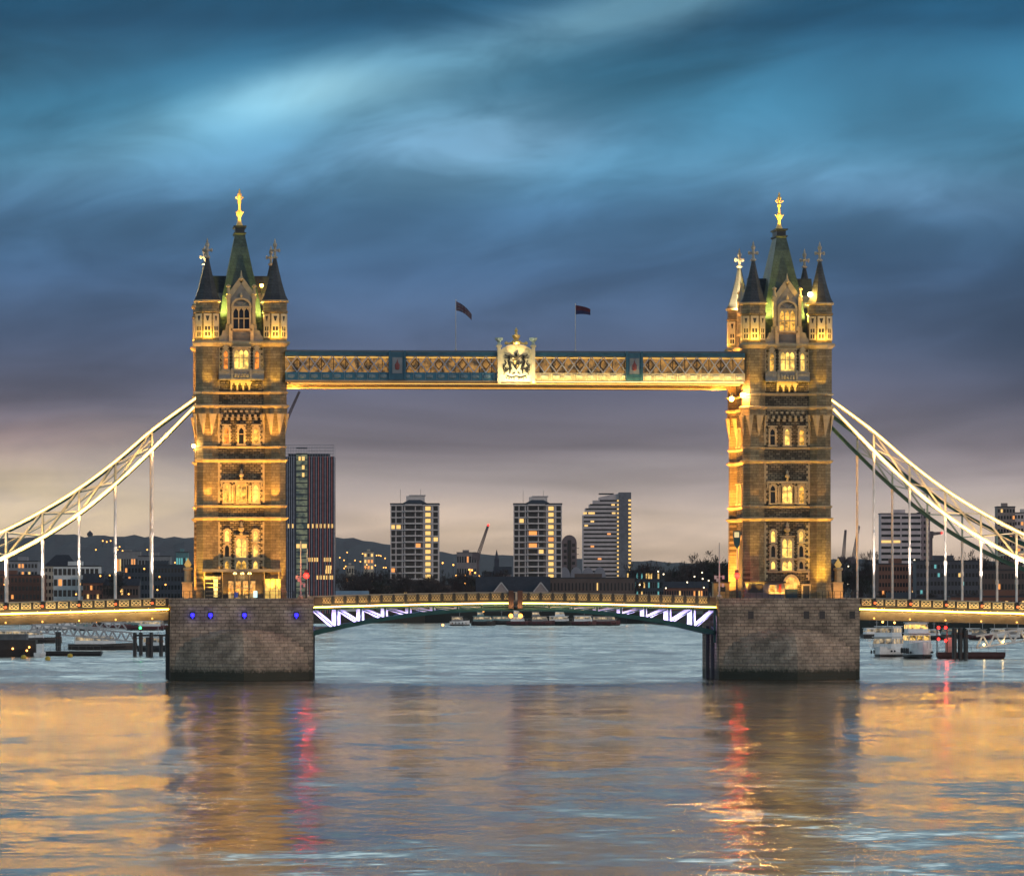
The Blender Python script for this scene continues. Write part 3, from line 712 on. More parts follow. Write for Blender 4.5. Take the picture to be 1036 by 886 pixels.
    if front:
        area(P, (17.5, -2.9, .75), (0, .75, .9), 33, .12, 520, (1, .66, .16), 150)
        q = m(); q.box(1.9+1, X1-.3, ya-.5, ya-.38, 44.93, 45.02); q.build('ledge_led', mat('ledge_led', (.8, .7, .4), emit=(1, .75, .25), es=2.2), P)
        # crest of arms at mid span
        F = ya-.5
        q = m(); q.box(-2.45, 2.45, F-.1, ya+.3, 45.0, 49.4); q.prism([(-2.45, 49.4)]+[(-2.3*math.cos(t), 49.4+1.1*math.sin(t)) for t in [k*PI/10 for k in range(11)]]+[(2.45, 49.4)], F-.1, ya+.2)
        cr = q.build('crest_panel', mat('crest_white', (.72, .6, .36), .6, var=.15), P)
        q = m()
        for s in (-1, 1):
            q.box(s*2.35, s*2.85, F-.4, ya+.3, 44.7, 50.2); q.box(s*2.2, s*3.0, F-.5, ya+.3, 50.21, 50.5); q.box(s*2.3, s*2.9, F-.45, ya+.3, 45.9, 46.1)
        for i in range(10):
            a0, a1 = PI*i/10, PI*(i+1)/10; r0, r1 = 2.15, 2.5
            q.prism([(-r0*math.cos(a0), 49.3+1.0*math.sin(a0)), (-r1*math.cos(a0), 49.3+1.3*math.sin(a0)), (-r1*math.cos(a1), 49.3+1.3*math.sin(a1)), (-r0*math.cos(a1), 49.3+1.0*math.sin(a1))], F-.35, F-.1)
        q.build('crest_frame', mat('crest_gilt', (.75, .6, .35), .5), cr)
        for s in (-1, 1):
            q = m(); q.lathe(s*2.6, F+.1, [(.2, 50.5), (.3, 50.7), (.18, 50.9), (.55, 51.3), (.6, 51.6), (.2, 51.65)], 8); q.build('urn', mat('urn_paint', (.5, .6, .52), .5), cr)
        q = m(); q.lathe(0, F+.1, [(.5, 50.6), (.75, 50.9), (.6, 51.2), (.3, 51.3), (.55, 51.7), (.6, 52.0), (.25, 52.1), (.15, 52.5), (.28, 52.7), (.1, 53.0), (.02, 53.2)], 8)
        for s in (-1, 1): q.bar((s*.3, F+.1, 50.9), (s*1.4, F+.1, 50.7), .3); q.ball((s*1.5, F+.1, 50.8), .28)
        q.build('crown', GOLD, cr)
        # shield with two supporters and scrollwork
        DK = mat('crest_black', (.03, .025, .02), .5); q = m(); f = F-.22
        q.prism([(-.5, 48.3), (.5, 48.3), (.5, 47.4), (0, 46.7), (-.5, 47.4)], f, F-.08, 0); q.prism([(-.38, 48.2), (-.05, 48.2), (-.05, 47.6), (-.38, 47.6)], f-.05, f, 1); q.prism([(.05, 47.5), (.36, 47.5), (0, 46.95)], f-.05, f, 1)
        for s in (-1, 1):
            q.tube([(s*1.0, f, 46.2), (s*.85, f, 46.9), (s*1.0, f, 47.5), (s*1.2, f, 48.1), (s*.95, f, 48.5)], [.1, .2, .24, .2, .12], 6, 0)
            q.tube([(s*1.1, f, 47.9), (s*.75, f, 47.95), (s*.6, f, 47.7)], .09, 5, 0); q.tube([(s*1.0, f, 47.2), (s*.7, f, 47.0), (s*.65, f, 46.8)], .09, 5, 0)
            q.tube([(s*1.1, f, 46.9), (s*1.6, f, 46.7), (s*1.8, f, 47.3), (s*1.55, f, 47.8), (s*1.75, f, 48.2)], .09, 5, 0)
            q.tube([(s*1.9, f, 46.0), (s*1.6, f, 46.5), (s*1.95, f, 46.9), (s*1.95, f, 47.5)], .08, 5, 0)
            q.tube([(s*.3, f, 48.6), (s*.9, f, 49.0), (s*1.4, f, 48.8), (s*1.7, f, 49.1)], .09, 5, 0)
            q.tube([(0, f, 45.8), (s*.7, f, 45.6), (s*1.5, f, 45.9)], .1, 5, 0)
            q.ball((s*1.05, f, 48.65), .2)
            for k in range(7): q.ball((s*1.62+.3*math.cos(k*PI/3.5), f, 46.75+.3*math.sin(k*PI/3.5)), .11)
            for k in range(4): q.ball((s*(.35+k*.38), f, 45.45+.12*(k % 2)), .12)
            q.bar((s*.15, f, 46.4), (s*.6, f, 46.1), .12); q.bar((s*.5, f, 48.5), (s*1.9, f, 48.6), .1)
        q.lathe(0, f, [(.3, 48.45), (.36, 48.7), (.1, 48.9), (.22, 49.1), (.02, 49.4)], 6, 0)
        q.build('coat_of_arms', [DK, GOLD], cr)
        area(P, (0, ya-y0-2.4, .9), (0, .75, 1), 4.5, .15, 330, (1, .86, .5), 160)
        spot(P, (0, ya-y0-2.4, 2.0), (0, .42, 1), 2600, 40, (1, .7, .3))
    return P
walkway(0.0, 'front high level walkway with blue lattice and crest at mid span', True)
walkway(16.8, 'rear high level walkway hidden behind the front lattice', False)

def flagpole(x, y, z, h, label, kind):
    P = thing('flagpole', label, 'flagpole', (x, y, z), 0, 'flagpoles on the high walkway')
    M().lathe(0, 0, [(.16, 0), (.16, .3), (.07, .35), (.045, h), (.09, h+.02), (.09, h+.12), (.02, h+.2)], 9).build('pole', mat('pole_white', (.45, .45, .47), .5), P)
    m = M(); nx, nz = 26, 14; w, hh = 2.5, 1.4
    def pos(i, j):
        u, v = i/nx, j/nz
        return (.06+u*w*(.95 if kind else .9), .25*math.sin(u*7+v*1.5)*u, h-.1-v*hh*(1-.35*u) - .75*u*u*(1.6 if kind else .5) - (.75 if kind else .2)*u)
    for i in range(nx):
        for j in range(nz):
            u, v = (i+.5)/nx*2-1, (j+.5)/nz*2-1
            c = 0
            if kind:
                d = min(abs(u-v), abs(u+v))
                if d < .34: c = 1
                if d < .12: c = 2
                if abs(u) < .2 or abs(v) < .34: c = 1
                if abs(u) < .11 or abs(v) < .19: c = 2
            else: c = 2 if v < .1 else 0
            a, b, cc, dd = pos(i, j), pos(i+1, j), pos(i+1, j+1), pos(i, j+1)
            m.add([a, b, cc, dd], [(0, 1, 2, 3)], c)
    f = m.build('flag', [mat('flag_blue', (.012, .016, .07), .8), mat('flag_white', (.12, .11, .14), .8), mat('flag_red', (.06, .01, .025), .8)], P)
    return P
flagpole(-9.0, 0, 49.7, 7.6, 'left flagpole, flying a drooping british flag', True)
flagpole(9.2, 0, 49.7, 7.1, 'right flagpole, flying a small dark red and blue flag', False)

# ------------------------------------------------------------------ suspension chains
TOP = [(6.6, 42.6), (13.4, 37.6), (18.9, 32.9), (24.4, 28.8), (29.9, 25.4), (35.4, 22.5), (41, 20.1), (46.5, 18.1), (52, 16.4), (57.5, 14.7), (60, 13.7)]
BOT = [(6.6, 41.6), (13.4, 34.7), (18.9, 29.5), (24.4, 25.0), (29.9, 21.4), (35.4, 18.5), (41, 16.2), (46.5, 14.6), (52, 13.6), (57.5, 13.1), (60, 12.9)]
def interp(tab, d):
    for (a, za), (b, zb) in zip(tab, tab[1:]):
        if d <= b:
            t = (d-a)/(b-a); return za+(zb-za)*t
    return tab[-1][1]
def smooth(tab):
    ds = [tab[0][0] + (tab[-1][0]-tab[0][0])*k/40 for k in range(41)]
    def cr(d):
        for i in range(len(tab)-1):
            if d <= tab[i+1][0]+1e-9:
                p1, p2 = tab[i], tab[i+1]; p0 = tab[i-1] if i else (2*p1[0]-p2[0], 2*p1[1]-p2[1]); p3 = tab[i+2] if i+2 < len(tab) else (2*p2[0]-p1[0], 2*p2[1]-p1[1])
                t = (d-p1[0])/(p2[0]-p1[0])
                m1 = (p2[1]-p0[1])/(p2[0]-p0[0])*(p2[0]-p1[0]); m2 = (p3[1]-p1[1])/(p3[0]-p1[0])*(p2[0]-p1[0])
                return (2*t**3-3*t*t+1)*p1[1]+(t**3-2*t*t+t)*m1+(-2*t**3+3*t*t)*p2[1]+(t**3-t*t)*m2
    return [(d, cr(d)) for d in ds]
def deck_z(d): return 12.35 - .028*max(0, d-10.9)
LEDC = mat('chain_led', (.9, .8, .5), .4, emit=(1, .64, .20), es=4.5)
def chain(side, y, lit, label):
    X0 = side*TX
    P = thing('suspension_chain', label, 'suspension chain', (X0+side*6.6, y, 42), 0, 'suspension chains of the side spans')
    T = Matrix.Translation((-X0-side*6.6, -y, -42))
    def m():
        q = M(); q.T = T; return q
    pm = mat('rear_chain_paint', (.30, .38, .34), .5) if not lit else mat('chain_lit_tint', (.62, .56, .40), .5)  # front chain has its warm lamplight tinted in, rear one stays unlit
    for tab, nm in ((TOP, 'upper_chord'), (BOT, 'lower_chord')):
        pts = smooth(tab)
        q = m()
        for (a, za), (b, zb) in zip(pts, pts[1:]):
            q.bar((X0+side*a, y, za), (X0+side*b, y, zb), .42, .5); q.bar((X0+side*a, y, za+.29), (X0+side*b, y, zb+.29), .8, .07); q.bar((X0+side*a, y, za-.29), (X0+side*b, y, zb-.29), .8, .07)
        o = q.build(nm, GREEN if not lit else mat('chord_lit_tint', (.6, .52, .34), .5), P)  # lamp glow on the front chords is put into their colour
        if lit:
            q = m()
            for (a, za), (b, zb) in zip(pts, pts[1:]):
                q.bar((X0+side*a, y-.28, za), (X0+side*b, y-.28, zb), .1, .26)
            q.build('light_strip', LEDC, o)
    pts = [13.4+5.5*k for k in range(9)]
    zt = dict(smooth(TOP)); 
    for i, d in enumerate(pts):
        a, b = interp(TOP, d), interp(BOT, d)
        m().bar((X0+side*d, y, b), (X0+side*d, y, a), .28).build('post', pm, P)
        zd = deck_z(d)-.3
        if b-.4 > zd:
            q = m(); q.lathe(X0+side*d, y, [(.17, zd), (.17, b-.2)], 8); q.lathe(X0+side*d, y, [(.24, zd+(b-zd)*.42), (.24, zd+(b-zd)*.42+.7)], 8); q.lathe(X0+side*d, y, [(.22, b-1.1), (.22, b-.3)], 8)
            q.build('hanger', mat('hanger_white', (.75, .7, .68), .45), P)
        if i+1 < len(pts):
            e = pts[i+1]; c, f = interp(TOP, e), interp(BOT, e)
            m().bar((X0+side*d, y, a), (X0+side*e, y, f), .26).build('diagonal', pm, P)
            m().bar((X0+side*d, y+.03, b+.3), (X0+side*e, y+.03, c-.3), .18).build('diagonal', pm, P)
            m().bar((X0+side*d, y, (a+b)/2), (X0+side*e, y, (c+f)/2), .14).build('tie', pm, P)
    return P
for side, nm in ((-1, 'left'), (1, 'right')):
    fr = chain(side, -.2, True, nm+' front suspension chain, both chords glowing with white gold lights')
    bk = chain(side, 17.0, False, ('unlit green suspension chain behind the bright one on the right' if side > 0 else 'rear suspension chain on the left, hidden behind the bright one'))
    # floods on the web of posts and braces
    for a, b in ((9, 18), (18, 27), (27, 37)):
        z0, z1 = interp(BOT, a), interp(BOT, b); d = Vector((side*(b-a), 0, z1-z0)).normalized(); dr = Vector((-d.z*side, 0, abs(d.x))).normalized()*.5+Vector((0, 1, 0)); dr.normalize()
        l = area(fr, (side*((a+b)/2-6.6), -1.5, (z0+z1)/2-.9-42), tuple(dr), b-a, .15, 360, (1, .58, .2), 150)
        zz = -dr; xx = (d-zz*d.dot(zz)).normalized(); l.rotation_euler = Matrix((xx, zz.cross(xx), zz)).transposed().to_euler()
    # floods under the chain grazing posts and hangers
    for d in (13.4, 18.9, 24.4, 29.9, 35.4):
        spot(fr, (side*(d-6.6), -1.6, deck_z(d)+.3-42), (0, .09, 1), 24000, 36, (1, .8, .62), .6)

# ------------------------------------------------------------------ decks
PG = mat('parapet_gold', (.75, .62, .36), .5, var=.2, vs=3)
def side_span(side, label):
    x0 = side*(TX+10.95); P = thing('side_span', label, 'bridge deck', (x0, 8, 11), 0, 'side spans of the bridge')
    T = Matrix.Translation((-x0, -8, -11))
    def m():
        q = M(); q.T = T; return q
    def z(x): return deck_z(abs(x)-TX)
    xe = side*(TX+78); xs = [x0+(xe-x0)*k/24 for k in range(25)]
    yA, yB = -1.0, 17.8
    q = m(); q.loft([[(x, yA+.3, z(x)-1.25), (x, yB-.3, z(x)-1.25), (x, yB-.3, z(x)-2.3), (x, 12, z(x)-3.3), (x, 5, z(x)-3.3), (x, yA+1.2, z(x)-3.4), (x, yA+.55, z(x)-2.3)] for x in xs])
    q.build('deck', mat('deck_girder', (.30, .24, .17), .6), P)
    q = m(); q.loft([[(x, yA, z(x)-1.65), (x, yA+.5, z(x)-1.65), (x, yA+.5, z(x)-1.25), (x, yA, z(x)-1.25)] for x in xs]); q.build('cornice_rail', DARK, P)
    q = m(); q.loft([[(x, yA-.1, z(x)-.12), (x, yA+.35, z(x)-.12), (x, yA+.35, z(x)), (x, yA-.1, z(x))] for x in xs]); q.build('coping', mat('coping_grey', (.3, .28, .26), .6), P)
    q = m(); q.loft([[(x, yA+.12, z(x)-1.24), (x, yA+.25, z(x)-1.24), (x, yA+.25, z(x)-.13), (x, yA+.12, z(x)-.13)] for x in xs]); q.build('parapet', DARK, P)
    q = m(); q.loft([[(x, yB-.25, z(x)-1.24), (x, yB-.12, z(x)-1.24), (x, yB-.12, z(x)), (x, yB-.25, z(x))] for x in xs]); q.build('rear_parapet', mat('rear_parapet_cream', (.5, .42, .32), .6), P)
    n = 0; x = x0 + side*1.2
    while abs(x) < TX+58 and n < 30:
        zz = z(x); q = m(); w = .72
        q.box(x-w, x+w, yA+.0, yA+.1, zz-1.12, zz-1.02); q.box(x-w, x+w, yA, yA+.1, zz-.3, zz-.2); q.box(x-w, x-w+.1, yA+.0, yA+.1, zz-1.01, zz-.31); q.box(x+w-.1, x+w, yA+.0, yA+.1, zz-1.01, zz-.31)
        q.bar((x-w+.1, yA+.05, zz-.95), (x, yA+.05, zz-.4), .13); q.bar((x, yA+.05, zz-.4), (x+w-.1, yA+.05, zz-.95), .13)
        q.bar((x-w+.1, yA+.06, zz-.4), (x, yA+.06, zz-.95), .13); q.bar((x, yA+.06, zz-.95), (x+w-.1, yA+.06, zz-.4), .13)
        q.build('parapet_panel', PG, P)
        x += side*1.835; n += 1
    for k in range(9):
        xx = side*(TX+13.4+5.5*k); zz = z(xx)
        m().box(xx-.2, xx+.2, yA-.2, yA+.11, zz-1.2, zz-.02).build('pedestal', DARK, P)
        m().ball((xx, yA-.3, zz-.75), .2).build('marker_lamp', mat('marker_red', (.6, .1, .05), emit=(1, .16, .05), es=1.3), P)
        m().ball((xx, yA+.6, zz-3.1), .16).build('bulkhead_lamp', LEDG, P)
    q = m(); q.loft([[(x, yA-.12, z(x)-1.84), (x, yA+.02, z(x)-1.84), (x, yA+.02, z(x)-1.68), (x, yA-.12, z(x)-1.68)] for x in xs]); q.build('light_strip', mat('deck_led', (.9, .7, .4), emit=(1, .42, .018), es=85), P)
    q = m(); q.loft([[(x, yA-.22, z(x)-1.93), (x, yA+.56, z(x)-1.93), (x, yA+.56, z(x)-1.86), (x, yA-.22, z(x)-1.86)] for x in xs]); q.build('strip_light_shield', DARK, P)  # lip added to keep the strip's light off the girder
    # area lamps added beside the strip wash the parapet above and the girder below
    xm = (x0+xe)/2; ln = abs(xe-x0)*.98; dz = z(xm)-11; sl_ = math.atan2(z(xe)-z(x0), xe-x0)
    a = area(P, (xm-x0, yA-8-.9, dz-1.9), (0, .75, -.25), ln, .12, 420, (1, .52, .1), 140)
    b = area(P, (xm-x0, yA-8-.9, dz-1.6), (0, .8, .55), ln, .12, 900, (1, .74, .3), 150)
    area(P, (xm-x0, yB-8-1.2, dz-1.1), (0, .9, .5), ln, .2, 1400, (1, .62, .3), 160)
    return P
side_span(-1, 'left side span deck with gold panelled parapet and a band of light')
side_span(1, 'right side span deck with gold panelled parapet and a band of light')

def leaf(side, label):
    P = thing('bascule_leaf', label, 'bascule leaf', (side*30.5, 8, 11), 0, 'bascule leaves of the middle span')
    T = Matrix.Translation((-side*30.5, -8, -11))
    def m():
        q = M(); q.T = T; return q
    XE = 30.6
    def zt(u): return 13.15 - .62*u**1.6
    def zb(u): return 10.35 - 3.75*u**2.1
    us = [.012+(1-.012)*k/24 for k in range(25)]; yA, yB = -.9, 17.8
    X = lambda u: side*u*XE
    def strip(y0, y1, f0, f1, name, ma):
        q = m(); q.loft([[(X(u), y0, f0(u)), (X(u), y1, f0(u)), (X(u), y1, f1(u)), (X(u), y0, f1(u))] for u in us]); return q.build(name, ma, P)
    strip(yA+.3, yB-.3, lambda u: zt(u)-2.0, lambda u: zt(u)-1.3, 'deck', mat('deck_girder', (.3, .24, .17)))
    strip(yA-.02, yA+.35, lambda u: zt(u)-.14, lambda u: zt(u), 'coping', mat('leaf_coping', (.22, .2, .18), .6))
    strip(yA+.14, yA+.25, lambda u: zt(u)-1.2, lambda u: zt(u)-.15, 'parapet', mat('parapet_iron', (.09, .07, .055), .6))
    strip(yA, yA+.5, lambda u: zt(u)-1.55, lambda u: zt(u)-1.21, 'cornice_rail', DARK)
    strip(yB-.3, yB-.15, lambda u: zt(u)-1.2, lambda u: zt(u)+.05, 'rear_parapet', mat('rear_parapet_cream', (.5, .42, .32)))
    strip(yA-.14, yA-.02, lambda u: zt(u)-1.74, lambda u: zt(u)-1.57, 'light_strip', mat('leaf_led', (.9, .7, .4), emit=(1, .5, .06), es=20))
    strip(yA-.24, yA+.04, lambda u: zt(u)-1.83, lambda u: zt(u)-1.76, 'strip_light_shield', DARK)  # added lip that blocks the strip's light downwards
    strip(yA, yA+.5, lambda u: zb(u)-.02, lambda u: zb(u)+.42+.3*u, 'bottom_chord', mat('chord_teal', (.012, .075, .07), .5))
    strip(yA+.05, yA+.4, lambda u: zt(u)-2.12, lambda u: zt(u)-1.76, 'top_chord', mat('chord_teal', (.012, .075, .07)))
    GI = mat('inner_girder_white', (.78, .76, .80), .5, var=.1)
    for gy, first in ((yA+2.3, True), (yA+7.5, False), (yA+12.6, False)):
        strip(gy, gy+.4, lambda u: zb(u)+.05, lambda u: zb(u)+.6, 'inner_chord', mat('chord_teal', (.012, .075, .07)))
    n = 8; du = 3.66/XE
    for k in range(n):
        u = 1-(.115 + k*du) if True else 0
        if u < .05: break
        x = X(u); x2 = X(min(1, u+du))
        zt_, zb_ = zt(u)-2.0, zb(u)+.35
        w = .26 + .42*u
        m().box(x-.13, x+.13, yA+.05, yA+.35, zb_, zt_).build('post', mat('chord_teal', (.012, .075, .07)), P)
        m().box(x-w, x+w, yA+2.3, yA+2.55, zb_-.1, zt_).build('inner_post', GI, P)
        # diagonals run down towards the pier at mid span side
        xa, xb = X(min(1, u+du*.93)), X(u+du*.1)
        m().bar((xa, yA+2.2, zt(u+du)-2.0), (xb, yA+2.2, zb_+.1), .25, .42+.35*u, up=(0, 0, 1)).build('diagonal', GI, P)
        m().bar((xa, yA+.2, zt(u+du)-2.2), (xb, yA+.2, zb_+.1), .14, .16).build('outer_brace', mat('chord_teal', (.012, .075, .07)), P)
    q = m(); q.box(X(1)-.35, X(1)+.0, yA+.0, yA+.5, 5.5, 10.4) ; q.build('end_post', mat('chord_teal', (.012, .075, .07)), P)
    i = 0
    u = .035
    while u < .99:
        x = X(u); zz = zt(u); q = m(); w = .62
        q.box(x-w, x+w, yA+.0, yA+.12, zz-1.08, zz-1.0); q.box(x-w, x+w, yA, yA+.12, zz-.3, zz-.22)
        for s in (-1, 0, 1):
            q.bar((x+s*.42-.2, yA+.06, zz-.98), (x+s*.42+.2, yA+.06, zz-.34), .09); q.bar((x+s*.42+.2, yA+.07, zz-.98), (x+s*.42-.2, yA+.07, zz-.34), .09)
        q.build('parapet_panel', mat('panel_bronze', (.5, .38, .2), .5, var=.3), P)
        m().box(x+.78, x+1.06, yA-.05, yA+.13, zz-1.2, zz-.02).build('pedestal', DARK, P)
        u += 1.835/XE
    area(P, (-side*15.3, yA-8-.9, -.1), (0, .8, .6), 30, .12, 320, (1, .66, .25), 150)
    # cool floodlights between the girders
    for a, b, e in ((.52, 1, 1500), (.15, .52, 420)):
        area(P, ((X((a+b)/2))-side*30.5, yA-8+.75, -1.55 if a > .3 else -1.3), (0, 1.5, -.95), (b-a)*XE, .15, e*.6, (.55, .45, 1), 160)
    # lamp bracket at the nose
    q = m(); q.box(X(.01), X(.035), yA-.3, yA+.4, zt(0)-2.5, zt(0)+.25); q.build('nose_bracket', mat('rust_brown', (.09, .04, .03), .7), P)
    m().ball((X(.024), yA-.45, 9.6), .33).build('navigation_lamp', mat('nav_orange', (.8, .4, .1), emit=(1, .32, .04), es=7), P)
    return P
leaf(-1, 'left half of the opening middle span, violet lit trusswork beneath')
leaf(1, 'right half of the opening middle span, violet lit trusswork beneath')
# ------------------------------------------------------------------ banks and hills
GZ = 5.0
LAND = mat('river_bank_ground', (.035, .035, .03), .9, vs=.05)
def land(pts, name, label):
    m = M(); n = len(pts); P = [W(px, D) for px, D in pts]
    m.add([(p.x, p.y, -2) for p in P] + [(p.x, p.y, GZ) for p in P], [tuple(range(n, 2*n))] + [(i, (i+1) % n, n+(i+1) % n, n+i) for i in range(n)])
    o = m.build(name, LAND); o['kind'] = 'structure'; o['label'] = label
land([(-3000, 1500), (-700, 1500), (-420, 2150), (120, 2230), (430, 2330), (650, 2280), (700, 2050), (860, 1640), (1100, 1560), (1500, 1250), (4000, 1250),
      (1700, 14500), (-1300, 14500)], 'river_bank', 'dark far bank of the river below the skyline')
def hills(name, label, pts, D0, D1, col, seed, vs=.02):
    rr = random.Random(seed); m = M(); N = 170; rows = 9
    px0, px1 = pts[0][0], pts[-1][0]; vs_ = []
    def top(px):
        for (a, ya), (b, yb) in zip(pts, pts[1:]):
            if px <= b: t = (px-a)/(b-a); t = t*t*(3-2*t); return ya+(yb-ya)*t
        return pts[-1][1]
    for j in range(rows):
        t = j/(rows-1)
        for i in range(N):
            px = px0+(px1-px0)*i/(N-1); D = D0+(D1-D0)*t
            zc = ZY(top(px), D1)-GZ
            zz = GZ+zc*(math.sin(t*PI/2)**1.3) + (rr.random()-.5)*zc*.06*(1 if t > .2 else 0)
            p = W(px, D); vs_.append((p.x, p.y, zz))
    fs = [(j*N+i, j*N+i+1, (j+1)*N+i+1, (j+1)*N+i) for j in range(rows-1) for i in range(N-1)]
    m.add(vs_, fs); o = m.build(name, mat(name+'_woods', col, .95, var=.4, vs=vs)); o['kind'] = 'structure'; o['label'] = label
hills('hills', 'long wooded hill on the left skyline', [(-900, 570), (-300, 552), (0, 546), (45, 543), (120, 544), (200, 545), (300, 543), (345, 545), (395, 553), (460, 561), (520, 563), (620, 568), (800, 574)], 5200, 9000, (.03, .02, .035), 3)
hills('hill', 'low dark rise on the right skyline', [(560, 590), (640, 574), (700, 570), (760, 570), (850, 566), (960, 568), (1040, 566), (1200, 562), (1700, 575)], 3600, 5200, (.035, .035, .045), 5)

# ------------------------------------------------------------------ buildings
BR = lambda n, c: mat(n, c, .8, var=.15, vs=.3)
WINC = {}
def winmesh(w, h, kind):
    key = (round(w, 2), round(h, 2), kind)
    if key not in WINC:
        m = M(); m.box(-w/2, w/2, -.10, .15, 0, h)
        o = m.build('window', {'d': GLASSD, 'l': CITYL, 'o': CITYO, 'b': mat('pane_sky', (.12, .14, .18), .1), 't': mat('teal_lit_window', (.1, .3, .3), emit=(.25, .8, .8), es=.45)}[kind])
        WINC[key] = o.data; bpy.data.objects.remove(o)
    return WINC[key]
CITYL = mat('city_window_lit', (.4, .3, .2), emit=(1, .60, .16), es=1.1)
CITYO = mat('city_window_orange', (.4, .2, .1), emit=(1, .36, .08), es=1.1)
def addwin(P, x, z, w, h, kind, y=0.):
    o = bpy.data.objects.new('window', winmesh(w, h, kind)); COL.objects.link(o); o.parent = P; o.location = (x, y, z); return o
def building(name, label, cat, px0, px1, ytop, D, depth, wall, cols=0, rows=0, seed=1, plit=.12, roof=None, rot=0, group=None, ybase=None, wf=.6, hf=.5, roofm=None, zr=None, kinds='lo', rh=4.0, base=GZ):
    c = W((px0+px1)/2, D, base); w = (px1-px0)/5336*D; h = ZY(ytop, D)-base
    P = thing(name, label, cat, c, -YAW+R(rot), group); rr = random.Random(seed)
    if roof in ('gable', 'hip'): hb = h-rh
    else: hb = h
    M().box(-w/2, w/2, 0, depth, 0, hb).build('wall', wall, P)
    rm = roofm or mat('city_roof', (.035, .035, .045), .7)
    if roof == 'gable':
        M().add([(-w/2-.4, -.4, hb), (w/2+.4, -.4, hb), (w/2+.4, depth+.4, hb), (-w/2-.4, depth+.4, hb), (-w/2-.4, depth/2, h), (w/2+.4, depth/2, h)], [(0, 1, 5, 4), (2, 3, 4, 5), (0, 4, 3), (1, 2, 5), (0, 3, 2, 1)]).build('roof', rm, P)
    elif roof == 'hip':
        k = min(depth/2, w*.3)
        M().add([(-w/2-.4, -.4, hb), (w/2+.4, -.4, hb), (w/2+.4, depth+.4, hb), (-w/2-.4, depth+.4, hb), (-w/2+k, depth/2, h), (w/2-k, depth/2, h)], [(0, 1, 5, 4), (2, 3, 4, 5), (0, 4, 3), (1, 2, 5), (0, 3, 2, 1)]).build('roof', rm, P)
    else:
        r = M(); r.box(-w/2-.2, w/2+.2, -.2, depth+.2, hb+.01, hb+.5).build('roof', rm, P)
        M().box(w*-.2, w*.12, depth*.3, depth*.7, hb+.51, hb+2.2).build('plant_room', wall, P)
    if cols:
        cols = int(cols*1.35) if cols > 3 else cols; plit *= .75
        zb = zr if zr is not None else 1.2; fh = (hb-zb)/rows; cw = w/cols
        for i in range(cols):
            for j in range(rows):
                k = 'd' if rr.random() > plit else rr.choice(kinds)
                addwin(P, -w/2+cw*(i+.5), zb+fh*j+fh*.2, cw*wf, fh*hf, k)
    return P, w, h
CONC = BR('pale_concrete', (.58, .51, .51)); DBRK = BR('dark_brick', (.10, .07, .065)); CREAM = BR('cream_render', (.42, .36, .30))
GREYW = BR('grey_cladding', (.2, .2, .22)); BRKR = BR('red_brick', (.16, .07, .05)); WHT = BR('white_render', (.6, .61, .63)); NAVY = BR('navy_cladding', (.04, .05, .07))

# twin residential towers with a lit stair
def towerblock(px0, px1, ytop, yroof, D, label, seed):
    c = W((px0+px1)/2, D, GZ); w = (px1-px0)/5336*D; h = ZY(yroof, D)-GZ; rr = random.Random(seed)
    P = thing('tower_block', label, 'tower block', c, -YAW, 'pair of concrete residential tower blocks')
    M().box(-w/2+.3, w/2-.3, .5, 20, 0, h-.3).build('wall', mat('recess_wall', (.15, .12, .12), .8), P)
    xs = [(-.5, -.40), (-.385, -.28), (-.20, -.0), (.015, .13), (.21, .34), (.38, .5)]
    NF = 17; fh = h/NF
    fr = M()
    for x in (-.5, -.395, -.265, -.215, .005, .17, .2, .345, .365, .48): fr.box(x*w, (x+.02)*w, 0, .9, 0, h)
    fr.build('frame', CONC, P)
    for j in range(NF+1):
        q = M(); q.box(-w/2-.05, w/2+.05, -.35 if 2 < 3 else 0, .9, j*fh-.28-.0, j*fh+.28).box(-.2*w, .15*w, -1.2, -.36, j*fh-.2, j*fh+.5)
        q.build('floor_slab', CONC, P)
    for j in range(NF):
        for i, (a, b) in enumerate(xs):
            if i == 4:
                k = 'l' if rr.random() < .96 else 'o'
            else: k = 'd' if rr.random() > .09 else rr.choice('lo')
            addwin(P, (a+b)/2*w, j*fh+.5, (b-a)*w*.82, fh-1.1, k, .38)
    for s in (-1, 1):
        q = M(); q.box(s*w/2, s*(w/2-.5), .3, 20, 0, h); q.build('side_wall', CONC, P)
    M().box(-.5*w-.2, .5*w+.2, -.2, 20.2, h+.29, h+1.0).build('roof', mat('city_roof', (.035, .035, .045)), P)
    hh = ZY(ytop, D)-GZ
    M().box(-.18*w, .2*w, 4, 14, h+1.01, hh-.2).box(-.12*w, .22*w, 3.5, 14.5, hh-.19, hh+.3).build('lift_housing', CONC, P)
    M().loft([[(-.25*w, 2, h+1.02), (.25*w, 2, h+1.02), (.25*w, 3.4, h+1.02), (-.25*w, 3.4, h+1.02)], [(-.12*w, 2.8, h+2.6), (.12*w, 2.8, h+2.6), (.12*w, 3.4, h+2.6), (-.12*w, 3.4, h+2.6)]]).build('canopy', NAVY, P)
    for x in (-.3, .12): M().bar((x*w, 6, h+1), (x*w, 6, hh+3), .12).build('mast', DARK, P)
towerblock(395, 444, 501, 511, 2500, 'left one of the twin concrete tower blocks with a lit stair column', 3)
towerblock(519.5, 568.5, 502, 511, 2520, 'right one of the twin concrete tower blocks with a lit stair column', 8)

